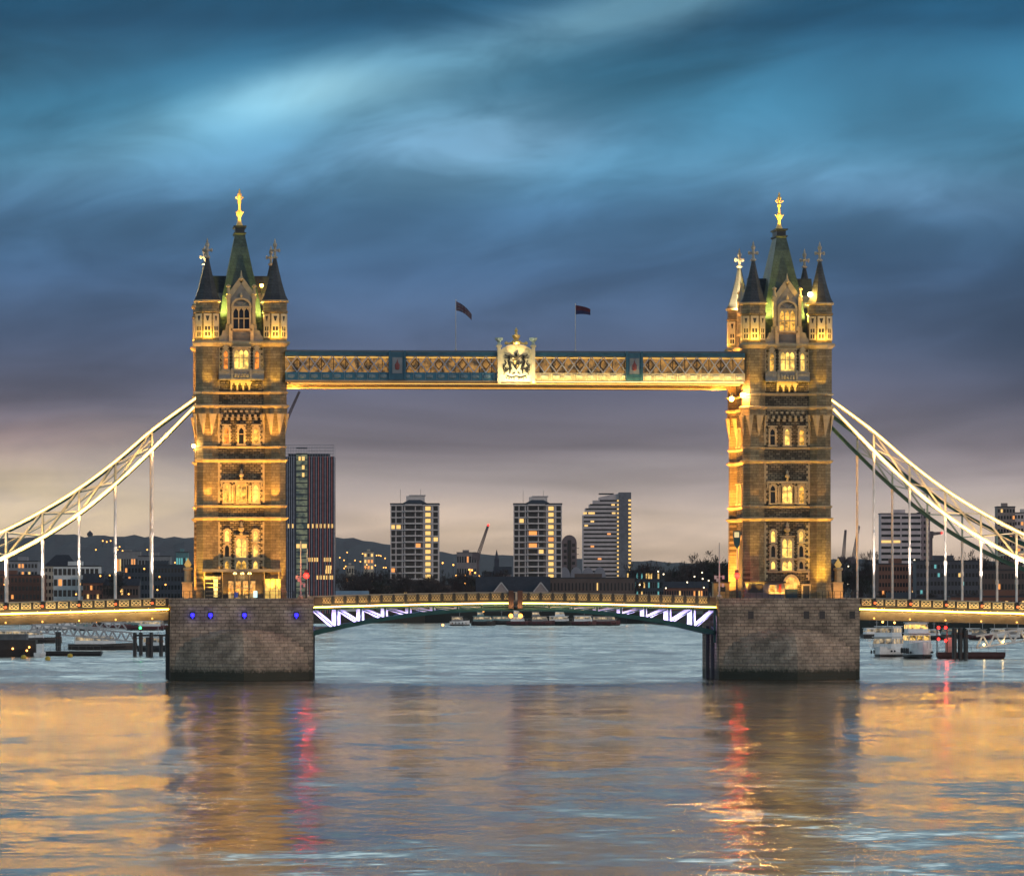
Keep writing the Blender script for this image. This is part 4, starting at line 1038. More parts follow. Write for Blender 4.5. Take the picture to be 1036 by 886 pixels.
def finned_tower():
    D = 2100; px0, px1 = 286, 338; c = W((px0+px1)/2, D, GZ); w = (px1-px0)/5336*D; h = ZY(462, D)-GZ; ht = ZY(450, D)-GZ
    P = thing('office_tower', 'dark finned office tower beside the left bridge tower', 'office tower', c, -YAW)
    M().box(-w/2, w/2, .3, 18, 0, h).build('wall', mat('finned_glass', (.05, .05, .075), .25, var=.3), P)
    for i in range(24):
        x = -w/2+w*i/23
        if -.24*w < x < -.02*w: continue
        q = M(); q.box(x-.13, x+.13, -.35, .29, 0, h+.2)
        q.build('fin', mat('fin_red', (.5, .13, .12), .5) if (x > 0 and i % 2 == 0) else mat('fin_grey', (.28, .28, .36), .5), P)
    q = M(); q.box(-.235*w, -.02*w, -.05, .28, 0, h+1.5); s = q.build('glazed_strip', mat('strip_glass', (.08, .12, .13), .2, emit=(.7, .7, .35), es=.10, evar=.95, evs=.35), P)
    rr = random.Random(2)
    for j in range(26):
        z = 8+j*2.3
        M().box(-.235*w, -.02*w, -.12, -.06, z, z+.5).build('spandrel', NAVY, P)
    for z, x, ww in ((h-1.5, -.1, 1.1), (h-1.5, -.17, .8), (h-5, -.1, 1.0), (h-8, -.1, .9), (26, -.2, 1.4), (26, -.08, 2.0)): addwin(P, x*w, z, ww, 1.6, 'l', -.2)
    for z, cols in ((ZY(534, D)-GZ, [.0, .08, .16, .24, .32, .40, .46, -.46, -.38, -.3]), (ZY(568, D)-GZ, [.02, .07, .12, .17, .32, .37, .42]), (ZY(586, D)-GZ, [.18, .24, .3, .36, .42, .46]), (ZY(580, D)-GZ, [.34, .38, .42]), (ZY(576, D)-GZ, [.36, .4, .44])):
        for x in cols: addwin(P, x*w, z, .75, 1.6, 'l', .12)
    q = M()
    for i in range(20): x = -w/2+.2+(w-.4)*i/19; q.bar((x, .2, h), (x, .2, ht), .12)
    for k in range(5): z = h+(ht-h)*k/4; q.bar((-w/2, .2, z), (w/2, .2, z), .16)
    for y in (17.5,):
        for i in range(20): x = -w/2+.2+(w-.4)*i/19; q.bar((x, y, h), (x, y, ht), .12)
    q.build('roof_screen', mat('screen_steel', (.25, .25, .3), .5), P)
    M().box(-w*.4, w*.4, 3, 15, h, h+1.4).build('plant_room', NAVY, P)
finned_tower()

def stepped_tower():
    D = 2700; c = W(614, D, GZ); s = D/5336; P = thing('stepped_tower', 'pale banded tower with stepped top and a dark lit slab on its right side', 'tower block', c, -YAW)
    def X(px): return (px-614)*s
    def Z(py): return ZY(py, D)-GZ
    out = [(X(589.5), 0), (X(626), 0), (X(626), Z(499.5)), (X(620), Z(500)), (X(606), Z(503)), (X(606), Z(506)), (X(600), Z(506)), (X(600), Z(510)), (X(596), Z(510)), (X(596), Z(514)), (X(592), Z(514)), (X(592), Z(521)), (X(589.5), Z(521))]
    M().prism(out, 0, 20).build('wall', BR('mauve_concrete', (.5, .43, .45)), P)
    M().box(X(626)+.02, X(638.5), -1.2, 20, 0, Z(498)).build('slab', mat('dark_slab', (.14, .14, .17), .7), P)
    rr = random.Random(5)
    for j in range(24):
        z = 6+j*(Z(503)-6)/24; py = 600-(z+GZ-13)/s; l = 590.5 if py > 522 else (593 if py > 515 else (597 if py > 511 else 607))
        M().box(X(l), X(625), -.1, .05, z, z+.85).build('window_band', GLASSD, P)
        addwin(P, X(625.2), z, 1.0, .8, 'l', -.12); addwin(P, X(637), z, 1.3, 1.0, 'l', -1.25)
        if rr.random() < .3: addwin(P, X(rr.uniform(593, 622)), z, 1.8, .85, 'lo'[rr.random() < .4], -.06)
    for px in (592, 597, 600): addwin(P, X(px), Z(520), 1.8, 1.0, 'l', -.06)
    M().box(X(606), X(621), 1, 12, Z(499.9), Z(498.8)).build('roof_rail', DARK, P)
stepped_tower()

def arched_block():
    D = 2800; s = D/5336; c = W(576, D, GZ); P = thing('arched_block', 'narrow brown apartment block with an arched top between the towers', 'apartment block', c, -YAW)
    w = 15*s; h = ZY(549, D)-GZ; ht = ZY(541, D)-GZ
    pts = [(-w/2, 0), (w/2, 0), (w/2, h)] + [(w/2*math.cos(t), h+(ht-h)*math.sin(t)) for t in [k*PI/10 for k in range(1, 10)]] + [(-w/2, h)]
    M().prism(pts, 0, 14).build('wall', BR('plum_brick', (.16, .12, .13)), P)
    for j in range(6):
        for x in (-.28, .28): addwin(P, x*w, h-2-j*3.2, 1.6, 1.6, 'd')
        if j < 5: M().box(w/2, w/2+1.2, 0, 3, h-3-j*3.2, h-2.7-j*3.2).build('balcony', GREYW, P)
    M().box(-1.0, 1.0, -.12, .05, 5, h+1.5).build('glazed_strip', GLASSD, P)
arched_block()

# roofs behind the middle span
building('long_shed', 'long dark brick warehouse behind the right half of the span', 'warehouse', 556, 642, 585, 2400, 30, DBRK, 18, 2, 5, .04, base=GZ, wf=.35)
P, w, h = building('gabled_hall', 'dark roofed hall with two pale gables behind mid span', 'hall', 482, 556, 583, 2380, 22, BR('hall_wall', (.17, .13, .12)), 14, 1, 5, .3, roof='gable', rh=8, zr=6, hf=.4, kinds='l')
for x in (-.16, .38):
    q = M(); q.prism([(x*w-3, 0), (x*w+3, 0), (x*w+3, h-6.5), (x*w, h-3.0), (x*w-3, h-6.5)], -1.5, 5); g = q.build('gable', BR('gable_pale', (.32, .26, .25)), P)
    M().bar((x*w-3.3, -1.7, h-6.9), (x*w, -1.7, h-2.7), .5).bar((x*w+3.3, -1.7, h-6.9), (x*w, -1.7, h-2.7), .5).build('bargeboard', BR('barge_white', (.5, .45, .45)), g)
D = 2600; s = D/5336; P = thing('vaulted_hall', 'row of pale barrel vaulted roofs at the foot of the towers', 'hall', W(589, D, GZ), -YAW)
ww = 48*s; hh = ZY(584, D)-GZ
M().box(-ww/2, ww/2, 0, 18, 0, hh).build('wall', DBRK, P)
for k in range(4):
    x0 = -ww/2+ww*k/4; pts = [(x0, hh)] + [(x0+ww/8*(1-math.cos(t)), hh+5.2*math.sin(t)) for t in [i*PI/8 for i in range(1, 8)]] + [(x0+ww/4, hh)]
    M().prism(pts, 0, 18).build('vault_roof', BR('vault_lead', (.25, .25, .3)), P)
building('lit_low_block', 'low block with a lit top floor near the right bridge tower', 'office', 634, 672, 578, 2500, 14, NAVY, 12, 4, 6, .35, kinds='lt', hf=.6)
building('low_terrace', 'low dark terrace under the bare trees right of mid span', 'terrace', 672, 716, 588, 2450, 14, BRKR, 14, 2, 9, .12, roof='gable', rh=3)
building('boathouse', 'long low building with a blue grey roof behind the left end of the span', 'boathouse', 336, 372, 597.5, 2330, 10, WHT, 8, 1, 3, .1, roof='gable', rh=2.2, roofm=BR('bluegrey_roof', (.22, .3, .38)))
building('flat_roofed_annexe', 'low dark annexe between left boathouse and gabled hall', 'annexe', 385, 480, 592, 2450, 14, DBRK, 16, 1, 3, .1)
building('white_house_block', 'pale block on the slope behind the crane', 'apartment block', 462, 482, 559, 4200, 14, BR('dim_concrete', (.2, .17, .18)), 6, 4, 3, .2, kinds='o')
building('hillside_flats', 'small lit block of flats on the hillside left of the twin towers', 'apartment block', 368, 378, 558, 4600, 12, CREAM, 3, 8, 3, .75, kinds='ol')
building('hillside_flats', 'tiny block of flats on the hill beside the finned tower', 'apartment block', 350, 358, 572, 4300, 12, CREAM, 3, 4, 9, .3, kinds='ol')
building('dock_house', 'gabled house with a red lamp on its roof left of the right tower block', 'house', 500, 517, 573, 2700, 12, BR('dock_wall', (.2, .16, .18)), 5, 3, 12, .2, roof='gable', rh=4)
building('dock_house', 'lower gabled house beside the one with the red lamp', 'house', 488, 500, 578, 2700, 12, BR('dock_wall', (.2, .16, .18)), 4, 2, 13, .2, roof='gable', rh=3)

# left bank behind the side span
building('cream_warehouse', 'cream warehouse with hipped roof left of the second hanger', 'warehouse', 45, 78, 561, 2300, 16, CREAM, 7, 6, 2, .06, roof='hip', rh=5)
building('balcony_flats', 'white balconied flats between the hangers on the left bank', 'apartment block', 54, 100, 573, 2250, 14, WHT, 8, 4, 3, .08, hf=.6, wf=.75)
building('grey_flats', 'grey stepped flats at the left edge of the view', 'apartment block', 8, 38, 568, 2350, 16, BR('grey_flats', (.24, .24, .27)), 7, 6, 4, .12)
building('brick_flats', 'low brick flats in the lower left corner behind the deck', 'apartment block', -30, 44, 582, 2280, 14, BRKR, 15, 4, 5, .08)
building('long_warehouse', 'long dark warehouse right of the white balconied flats', 'warehouse', 126, 196, 572, 2400, 18, NAVY, 16, 5, 6, .10)
building('glass_office', 'small teal glowing glass office near the left bridge tower', 'office', 178, 190, 559, 2900, 12, BR('teal_glass', (.1, .2, .22)), 4, 3, 7, .6, kinds='t')
building('brick_house', 'pitched roof brick house between the third and fourth hangers', 'house', 84, 104, 580, 2240, 12, BRKR, 5, 3, 8, .15, roof='gable', rh=4)
building('terrace_row', 'brick terrace at the foot of the left bridge tower', 'terrace', 104, 140, 585, 2240, 12, DBRK, 9, 2, 9, .15, roof='gable', rh=3)
building('hill_school', 'pale building on the hillside above the white flats', 'school', 118, 142, 558, 5000, 14, BR('pale_hill_block', (.2, .19, .2)), 8, 2, 4, .3)
building('grey_depot', 'grey depot behind the dark warehouse by the left tower', 'depot', 140, 172, 563, 2700, 14, GREYW, 8, 4, 14, .1)

# right bank
building('slab_block', 'wide pale banded slab block behind the right hangers', 'slab block', 891, 932, 520, 2500, 14, BR('pink_concrete', (.55, .45, .47)), 2, 15, 12, .06, wf=.93, hf=.42, zr=3)
building('slab_tower', 'narrow pale tower joined to the right of the banded slab', 'tower block', 930, 941, 519, 2520, 14, BR('pink_concrete_dark', (.28, .22, .24)), 3, 15, 13, .08, wf=.5)
building('brown_tower', 'brown tower with a dark top cut by the right edge', 'tower block', 1009, 1027, 513, 2700, 14, BR('brown_panel', (.24, .19, .18)), 5, 15, 14, .15)
building('pale_tower', 'pale tower block at the far right edge', 'tower block', 1026, 1052, 519, 2720, 14, CONC, 6, 14, 15, .12)
building('balcony_block', 'dark block with white balconies and lit top floor on the right bank', 'apartment block', 927, 990, 568, 1850, 16, BR('dark_block', (.07, .07, .09)), 14, 6, 16, .10, hf=.45, kinds='lt')
building('brick_estate', 'long red brown estate block behind the nearest right hangers', 'apartment block', 889, 928, 571, 1900, 14, BRKR, 10, 6, 17, .08)
building('brick_estate', 'low brown estate block right of the white balconied block', 'apartment block', 989, 1060, 577, 1900, 14, DBRK, 16, 4, 18, .07)
building('low_sheds', 'low dark sheds on the waterfront beneath the right side span', 'shed', 872, 960, 606, 1680, 12, NAVY, 18, 1, 20, .12, kinds='lto', base=3)
building('low_sheds', 'second row of low sheds beneath the right side span', 'shed', 962, 1075, 604, 1620, 12, BRKR, 20, 2, 21, .12, kinds='lo', base=3)

# small marks on the skyline
P = thing('water_tower', 'small domed water tower on the left hill top', 'water tower', W(91, 8600, ZY(548, 8600)), -YAW)
M().lathe(0, 0, [(3, 0), (3, 9), (4.5, 10), (4.5, 12)], 8).build('shaft', mat('tower_dusk', (.03, .03, .05)), P); M().lathe(0, 0, [(5, 12), (4.4, 14), (2.5, 16), (.5, 18)], 8).build('dome', mat('tower_dusk', (.03, .03, .05)), P)
P = thing('church_spire', 'thin church spire left of the right tower block', 'church spire', W(502.5, 4000, GZ), -YAW)
M().box(-1.8, 1.8, -1.8, 1.8, 0, 34).build('tower', mat('tower_dusk', (.03, .03, .05)), P); M().lathe(0, 0, [(1.6, 34), (.15, 41)], 8).build('spire', mat('tower_dusk', (.03, .03, .05)), P)
def crane(px0, y0, px1, y1, D, label, red=True, hb=None):
    c = W(px0, D, GZ); s = D/5336; P = thing('crane', label, 'crane', c, -YAW, 'cranes on the skyline')
    a = (0, 0, ZY(y0, D)-GZ); b = ((px1-px0)*s, 0, ZY(y1, D)-GZ); w = 1.3*D/2500
    m = M(); m.bar((0, 0, 0), a, w*1.0); m.build('mast', mat('crane_steel', (.10, .07, .08), .6), P)
    A, B = Vector(a), Vector(b); d = (B-A); n = 14; pr = Vector((-d.z, 0, d.x)).normalized()*w*.55
    m = M()
    for i in range(n):
        p, q = A+d*i/n, A+d*(i+1)/n; k = 1-.5*i/n; k2 = 1-.5*(i+1)/n
        m.bar(p+pr*k, q+pr*k2, w*.3); m.bar(p-pr*k, q-pr*k2, w*.3); m.bar(p+pr*k, q-pr*k2, w*.22)
    m.bar(A, B, w*.3)
    m.build('jib', mat('crane_steel', (.10, .07, .08)), P)
    M().box(-w*2, w*.8, -w, w, a[2]-w*1.5, a[2]+w).build('cab', mat('crane_steel', (.10, .07, .08)), P)
    if red: M().ball(b, .5*D/2500).build('warning_lamp', REDS, P)
crane(483.5, 562, 494, 531, 3500, 'slanting luffing crane between the twin tower blocks')
crane(853, 566, 855.5, 536, 3000, 'left one of two dark cranes by the right bridge tower', False)
crane(863, 566, 869, 532, 3050, 'right one of two dark cranes by the right bridge tower', False)
crane(942, 540, 953, 539, 2600, 'small crane with red lamp beside the banded slab block')
crane(283, 440, 303, 396, 2700, 'tall crane jib rising behind the left bridge tower', False)

# lamps on the far hillside and along the far shore
rr = random.Random(21)
def lamp(px, py, D, label, kind='s', r=None, group='street lamps far off on the hillside'):
    z = ZY(py, D); P = thing('street_lamp', label, 'street lamp', W(px, D, z-7), -YAW, group)
    r = r or .55*D/5336*1.3
    M().bar((0, 0, 0), (0, 0, 7), .2*D/3000).build('pole', DARK, P); M().ball((0, -.2, 7), r).build('lamp_head', {'s': mat('hill_lamp', (.8, .4, .1), emit=(1, .42, .08), es=4), 'r': REDS, 'w': mat('hill_lamp_white', (.8, .7, .5), emit=(1, .8, .5), es=3)}[kind], P)
pts = [(104, 547), (108, 548), (112, 547), (117, 550), (121, 553), (119, 556), (124, 557), (127, 560), (125, 562), (130, 562), (133, 565), (128, 567), (136, 567), (156, 565), (160, 566), (164, 566), (168, 568), (172, 569), (177, 569), (149, 556), (97, 556), (140, 560)]
for i, (a, b) in enumerate(pts): lamp(a, b, 5000+rr.random()*1000, 'one of the sodium street lamps strung over the left hillside')
for i in range(16): lamp(rr.uniform(342, 392), rr.uniform(558, 576), 4200, 'one of the scattered lamps below the hill behind the finned tower', 's', .5, 'scattered lamps between the towers')
for i in range(12): lamp(rr.uniform(446, 516), rr.uniform(567, 592), 3000, 'one of the scattered lamps under the middle skyline', 's', .5, 'scattered lamps under the middle skyline')
for i in range(10): lamp(rr.uniform(642, 720), rr.uniform(576, 595), 2420, 'one of the scattered lamps among trees near the right tower', 'w', .35, 'scattered lamps among trees')
for i in range(10): lamp(rr.uniform(845, 1036), rr.uniform(560, 598), 2200, 'one of the scattered lamps behind the right hangers', 'w', .35, 'scattered lamps behind the right hangers')
for i in range(12): lamp(rr.uniform(0, 190), rr.uniform(575, 602), 2235, 'one of the lamps along the left bank behind the deck', 's', .35, 'lamps along the left bank')

# ------------------------------------------------------------------ trees
TRK = mat('bark', (.05, .038, .036), .9); 
def make_tree(seed, h, spread, conif=False, col=(.06, .045, .045)):
    r = random.Random(seed)
    P = thing('bare_tree', 'bare winter tree', 'tree')
    t = M(); tips = []
    def grow(p, d, ln, rad, lv):
        pts = [p]; q = p; dd = d
        for k in range(3):
            dd = (dd + Vector((r.uniform(-.18, .18), r.uniform(-.18, .18), r.uniform(-.03, .12)))).normalized(); q = q+dd*ln/3; pts.append(q)
        t.tube(pts, [rad, rad*.85, rad*.7, rad*.5], 4)
        if lv == 0: tips.append((q, dd)); return
        for k in range(r.choice((3, 3, 4))):
            a = r.uniform(0, 2*PI); v = Vector((math.cos(a), math.sin(a), r.uniform(.3, 1.0)))*spread
            nd = (dd*.7+v*.8).normalized(); grow(pts[r.choice((1, 2, 3))] if k else q, nd, ln*r.uniform(.6, .8), rad*.5, lv-1)
    grow(Vector((0, 0, 0)), Vector((0, 0, 1)), h*.36, h*.025, 3)
    t.build('trunk', TRK, P)
    c = M()
    for p, d in tips:
        for k in range(26):
            o = Vector((r.gauss(0, 1), r.gauss(0, 1), r.gauss(.2, 1)))*h*.045
            a = p+o*.3; b = p+o+d*h*.04; u = Vector((r.uniform(-1, 1), r.uniform(-1, 1), r.uniform(-.3, .3)))*h*.008
            c.add([a, b+u, b-u], [(0, 1, 2)])
            e = b+Vector((r.gauss(0, 1), r.gauss(0, 1), r.gauss(0, 1)))*h*.02
            c.add([b, e+u*.8, e-u*.8], [(0, 1, 2)])
    c.build('crown', mat('twigs_%d' % (seed % 3), col, .95, var=.35, vs=.3), P)
    return P
protos = [make_tree(5, 20, 1.0), make_tree(6, 20, .8, col=(.045, .03, .032)), make_tree(10, 20, 1.15, col=(.03, .028, .02)), make_tree(17, 20, .6, col=(.05, .032, .03))]
used = set(); K = 0
def trees(lst, label, group):
    global K
    for px, ytop, D in lst:
        i = rr.randrange(4); o = protos[i]
        if i in used: o = copy_tree(o)
        used.add(i)
        h = ZY(ytop, D)-GZ; s = h/20
        setup(o, W(px, D, GZ), rr.uniform(0, 6), label, group); o.scale = (s*1.15, s*1.15, s)
trees([(342+i*6.2+rr.uniform(-2, 2), rr.uniform(577, 590), 2420+rr.uniform(-40, 60)) for i in range(24)], 'one of the bare trees massed behind the left half of the span', 'bare trees behind the left half of the span')
trees([(352+i*9+rr.uniform(-3, 3), rr.uniform(570, 582), 2600+rr.uniform(-40, 60)) for i in range(18)], 'one of the taller bare trees behind the twin tower blocks', 'bare trees behind the twin towers')
trees([(640+i*4.6+rr.uniform(-2, 2), rr.uniform(563, 580)-(6 if i > 14 else 0), 2550+rr.uniform(-60, 60)) for i in range(20)], 'one of the bare trees between stepped tower and right bridge tower', 'bare trees left of the right bridge tower')
trees([(846+i*7+rr.uniform(-2, 2), rr.uniform(558, 572), 2600+rr.uniform(-60, 60)) for i in range(28)], 'one of the bare trees on the right skyline behind the hangers', 'bare trees on the right skyline')
trees([(0+i*13+rr.uniform(-5, 5), rr.uniform(572, 588), 2500+rr.uniform(-60, 60)) for i in range(15)], 'one of the bare trees on the left bank behind the flats', 'bare trees on the left bank')
trees([(729, 558, 2300), (738, 562, 2320)], 'one of two large bare trees just left of the right bridge tower', 'two large bare trees')
trees([(852, 572, 2100), (868, 575, 2100), (884, 578, 2000)], 'one of three bare trees just right of the right bridge tower', 'three bare trees')
trees([(108, 577, 2200), (112, 582, 2180)], 'one of two dark trees among hangers on the left bank', 'two dark trees on the left bank')
trees([(878+i*12+rr.uniform(-4, 4), 598, 1700) for i in range(14)], 'one of the low bushy trees on the shore under the right side span', 'shore trees under the right side span')
# ------------------------------------------------------------------ things on the piers
def pierthing(name, label, cat, x, y, group=None): return thing(name, label, cat, (x, y, PZ), 0, group)
# left tower base: canopy and shops
P = pierthing('entrance_canopy', 'dark canopied entrance at the foot of the left bridge tower', 'canopy', -TX, -2.1)
M().box(-5.9, 5.9, -.9, .45, 4.05, 4.3).box(-5.95, 5.95, -1.0, -.85, 3.95, 4.4).build('roof', mat('canopy_grey', (.16, .16, .17), .5), P)
for x in (-5.6, -2.9, -1.0, 0.05, 1.2, 3.4, 5.6): M().box(x-.07, x+.07, -.7, -.56, 0, 4.04).build('post', mat('post_gold', (.4, .3, .15), .5), P)
for x in (-1.0, 0.1, 1.2): M().lathe(x, -.4, [(.25, 3.6), (.3, 3.75), (.1, 3.94)], 9).build('downlight', mat('downlight', (.8, .6, .3), emit=(1, .66, .2), es=5), P)
M().box(-2.8, 3.2, .3, .4, 0, 3.9).build('back_wall', mat('shop_dark', (.05, .04, .035), .5), P)
for x in (-1.6, -.5, .6, 1.7): M().box(x-.38, x+.38, .2, .29, 0, 2.6).build('door', mat('door_glow', (.2, .14, .08), .4, emit=(1, .6, .2), es=.35, evar=.9, evs=1.5), P)
M().box(-1.6, 1.6, -.85, -.75, 1.5, 1.62).box(-1.6, -1.5, -.85, -.75, 0, 1.5).box(1.5, 1.6, -.85, -.75, 0, 1.5).build('barrier', PALE, P)
point(P, (.1, -.5, 3.2), 90)
P = pierthing('ticket_kiosk', 'glazed kiosk with lit shelves left of the canopied entrance', 'kiosk', -TX-4.3, -2.2)
M().box(-1.2, 1.2, .1, .9, 0, 3.3).build('wall', mat('shop_dark', (.05, .04, .035)), P)
for k in range(5): M().box(-1.1, 1.1, -.12, .09, .35+k*.62, .47+k*.62).build('shelf', PALE, P)
M().box(.1, .7, -.02, .095, .2, 2.9).build('lit_panel', mat('kiosk_lit', (.8, .6, .3), emit=(1, .7, .2), es=1.3, evar=.6, evs=2), P)
M().box(-1.2, 1.2, -.1, .0, 2.9, 3.3).build('fascia', mat('fascia_grey', (.3, .28, .28)), P)
P = pierthing('glass_shelter', 'gold lit glass shelter at the right foot of the left bridge tower', 'shelter', -TX+4.7, -2.3)
M().box(-1.2, 1.2, 0, .5, 0, 2.9).build('wall', mat('shelter_glow', (.5, .35, .12), .4, emit=(1, .6, .12), es=.8, evar=.4, evs=1), P)
M().box(-1.35, 1.35, -.1, .6, 2.91, 3.05).build('roof', DARK, P)
for x in (-1.2, -.4, .4, 1.2): M().box(x-.04, x+.04, -.06, -.01, 0, 2.9).build('mullion', DARK, P)
for i, (x, c, lb, h) in enumerate(((-.85, (.1, .15, .6), 'small blue bin before the left tower entrance', .9), (2.05, (.6, .9, 1), 'glowing white information board right of the entrance', 1.1))):
    P = pierthing('waste_bin' if i == 0 else 'information_board', lb, 'bin' if i == 0 else 'sign', -TX+x, -3.1)
    M().box(-.28, .28, -.1, .12, .12, h).build('panel', mat('bin_blue', c) if i == 0 else mat('board_lit', c, emit=(.6, 1, 1), es=1.2), P)
    M().box(-.2, -.12, -.05, .05, 0, .12).build('leg', DARK, P); M().box(.12, .2, -.05, .05, 0, .12).build('leg', DARK, P)
# right tower base
P = pierthing('control_cabin', 'long dark control cabin at the left foot of the right bridge tower', 'cabin', TX-3.6, -2.3)
M().box(-3.0, 3.0, 0, 1.2, 0, 2.3).build('wall', mat('cabin_slate', (.12, .11, .13), .5), P)
M().box(-3.2, 3.2, -.3, 1.4, 2.31, 2.55).build('roof', mat('cabin_roof', (.04, .03, .03), .5), P)
M().box(-2.6, -.3, -.06, -.01, .9, 2.05).build('window', mat('cabin_dark', (.012, .008, .008), .3), P)
f = M().box(.55, .75, -.07, -.01, 1.0, 2.0).box(1.55, 1.75, -.07, -.01, 1.0, 2.0).build('window_frame', mat('frame_grey', (.4, .38, .4)), P)
M().box(.76, 1.54, -.06, -.01, 1.0, 2.0).build('window', LITW, P); M().box(2.1, 2.5, -.06, -.01, .8, 2.1).build('door', mat('door_red', (.3, .03, .03)), P)
P = pierthing('arched_doorway', 'lit arched doorway at the foot of the right bridge tower', 'doorway', TX+.6, -.9)
pts = [(-.95, 0), (.95, 0), (.95, 2.0)] + [(.95*math.cos(t), 2.0+1.25*math.sin(t)) for t in [k*PI/8 for k in range(1, 8)]] + [(-.95, 2.0)]
M().prism(pts, 0, .2).build('opening', mat('doorway_glow', (.2, .12, .05), emit=(1, .55, .12), es=.8, evar=.6, evs=1.2), P)
q = M()
for i in range(10):
    a0, a1 = PI*i/10, PI*(i+1)/10
    q.prism([(.95*math.cos(a0), 2+1.25*math.sin(a0)), (1.3*math.cos(a0), 2+1.65*math.sin(a0)), (1.3*math.cos(a1), 2+1.65*math.sin(a1)), (.95*math.cos(a1), 2+1.25*math.sin(a1))], -.15, .2)
q.build('arch_surround', PALE, P); M().box(-.95, .95, -.05, 0, 0, 1.4).build('door', mat('door_blue', (.02, .05, .08)), P)
P = pierthing('small_doorway', 'small dark doorway with pale surround beside the arched one', 'doorway', TX+2.9, -.9)
M().box(-.5, .5, .0, .2, 0, 1.9).build('door', DARK, P); q = M().box(-.72, -.5, -.12, .2, 0, 1.9).box(.5, .72, -.12, .2, 0, 1.9).box(-.72, .72, -.12, .2, 1.91, 2.15); q.build('surround', PALE, P)
# lookout cabins on the inner pier ends
P = pierthing('lookout_cabin', 'small lit cabin on the inner end of the right pier', 'cabin', TX-9.6, 3.0)
M().box(-1.2, 1.2, 0, 2, 0, 2.3).build('wall', mat('cabin_ochre', (.45, .32, .15)), P); M().box(-1.35, 1.35, -.15, 2.15, 2.31, 2.5).build('roof', DARK, P); M().box(-.6, .6, -.06, -.01, 1.0, 1.8).build('window', GLASSD, P)
point(P, (0, -1.2, 2.2), 60, WARM)
def stone_pylon(x, label):
    P = pierthing('stone_pylon', label, 'pylon', x, 1.2, 'carved pylons beside the tower shafts')
    M().box(-.75, .75, -.6, .6, 0, 2.2).box(-.85, .85, -.7, .7, 2.21, 2.45).build('base', PALE, P)
    M().lathe(.1, 0, [(.55, 2.46), (.5, 4.2), (.7, 4.3), (.7, 4.6), (.35, 4.7)], 8).build('shaft', PALE, P)
    M().lathe(.1, 0, [(.3, 4.7), (.55, 5.1), (.35, 5.5), (.15, 5.8), (.02, 6.1)], 8).build('lantern', mat('pylon_lantern', (.4, .28, .12), emit=(1, .6, .15), es=.4), P)
    point(P, (0, -2, 1.0), 120, WARM)
stone_pylon(-TX-8.1, 'carved gold lit pylon at the outer side of the left tower'); stone_pylon(TX+8.0, 'carved pylon at the outer side of the right tower')
def mast(x, y, h, label, arms=True):
    P = pierthing('signal_mast', label, 'mast', x, y, 'signal masts on the pier ends')
    M().lathe(0, 0, [(.3, 0), (.3, .5), (.14, .6), (.1, h*.5), (.07, h)], 8).build('pole', mat('mast_white', (.6, .58, .55), .5), P)
    if arms:
        M().bar((-.6, 0, 3.3), (.6, 0, 3.3), .12).bar((0, 0, 2.2), (.55, 0, 2.2), .1).build('yard', mat('mast_white', (.6, .58, .55)), P)
        for xx, z in ((-.6, 3.2), (.6, 3.2), (.55, 2.0), (-.3, 2.8)): M().box(xx-.16, xx+.16, -.15, .15, z-.3, z+.25).build('signal_box', mat('mast_white', (.6, .58, .55)), P)
    M().lathe(0, 0, [(.5, 0), (.5, .25)], 8).build('base', PALE, P)
mast(-TX+8.9, -2.4, 8.6, 'white signal mast on the inner end of the left pier'); mast(TX-11.8+1.2, -2.5, 8.4, 'white signal mast on the inner end of the right pier')
mast(-TX+10.0, .5, 7.5, 'thin dark mast behind the left signal mast', False)
def redlight(x, y, label, hz):
    P = pierthing('traffic_signal', label, 'signal light', x, y, 'red river traffic signals')
    M().lathe(0, 0, [(.14, 0), (.09, hz+.9)], 8).build('pole', DARK, P); M().box(-.28, .28, -.12, .14, hz-.35, hz+.9).build('housing', DARK, P)
    M().lathe(0, 0, [(.02, -.0), (.24, .02), (.24, .1), (.02, .14)], 9) if False else None
    M().ball((0, -.42, hz), .42).build('red_lamp', REDL, P); point(P, (0, -1.0, hz), 220, (1, .03, .02), .25)
redlight(-TX+9.7, -3.0, 'glowing red signal on the inner end of the left pier', 3.4); redlight(TX-8.0, -3.0, 'glowing red signal by the left foot of the right tower', 3.4)
P = pierthing('wall_lamp', 'bright lamp on a bracket beside the outer wall of the left tower', 'lamp', -TX-6.9, -.5); P.location.z = 33.4
M().bar((0, 0, 0), (0, 0, 1.6), .18).build('bracket', PALE, P); M().ball((-.25, 0, 1.8), .3).build('bulb', BULB, P); point(P, (-.4, -.6, 1.8), 250)
P = pierthing('roof_floodlight', 'dazzling floodlight between the right tower spire and turret', 'floodlight', TX+3.55, -.6); P.location.z = 58.0
M().box(-.12, .12, 0, .5, -3, .2).build('bracket', DARK, P); M().ball((0, -.1, .45), .36).build('bulb', mat('dazzling_bulb', (1, .8, .5), emit=(1, .74, .36), es=60), P); point(P, (0, -.9, .5), 900, YEL, .3)
P = pierthing('roof_floodlight', 'small bright lamp on the right roof of the left tower', 'floodlight', -TX+3.3, 6.0); P.location.z = 59.4
M().box(-.1, .1, 0, .3, -1, .2).build('bracket', DARK, P); M().ball((0, -.1, .4), .25).build('bulb', BULB, P)
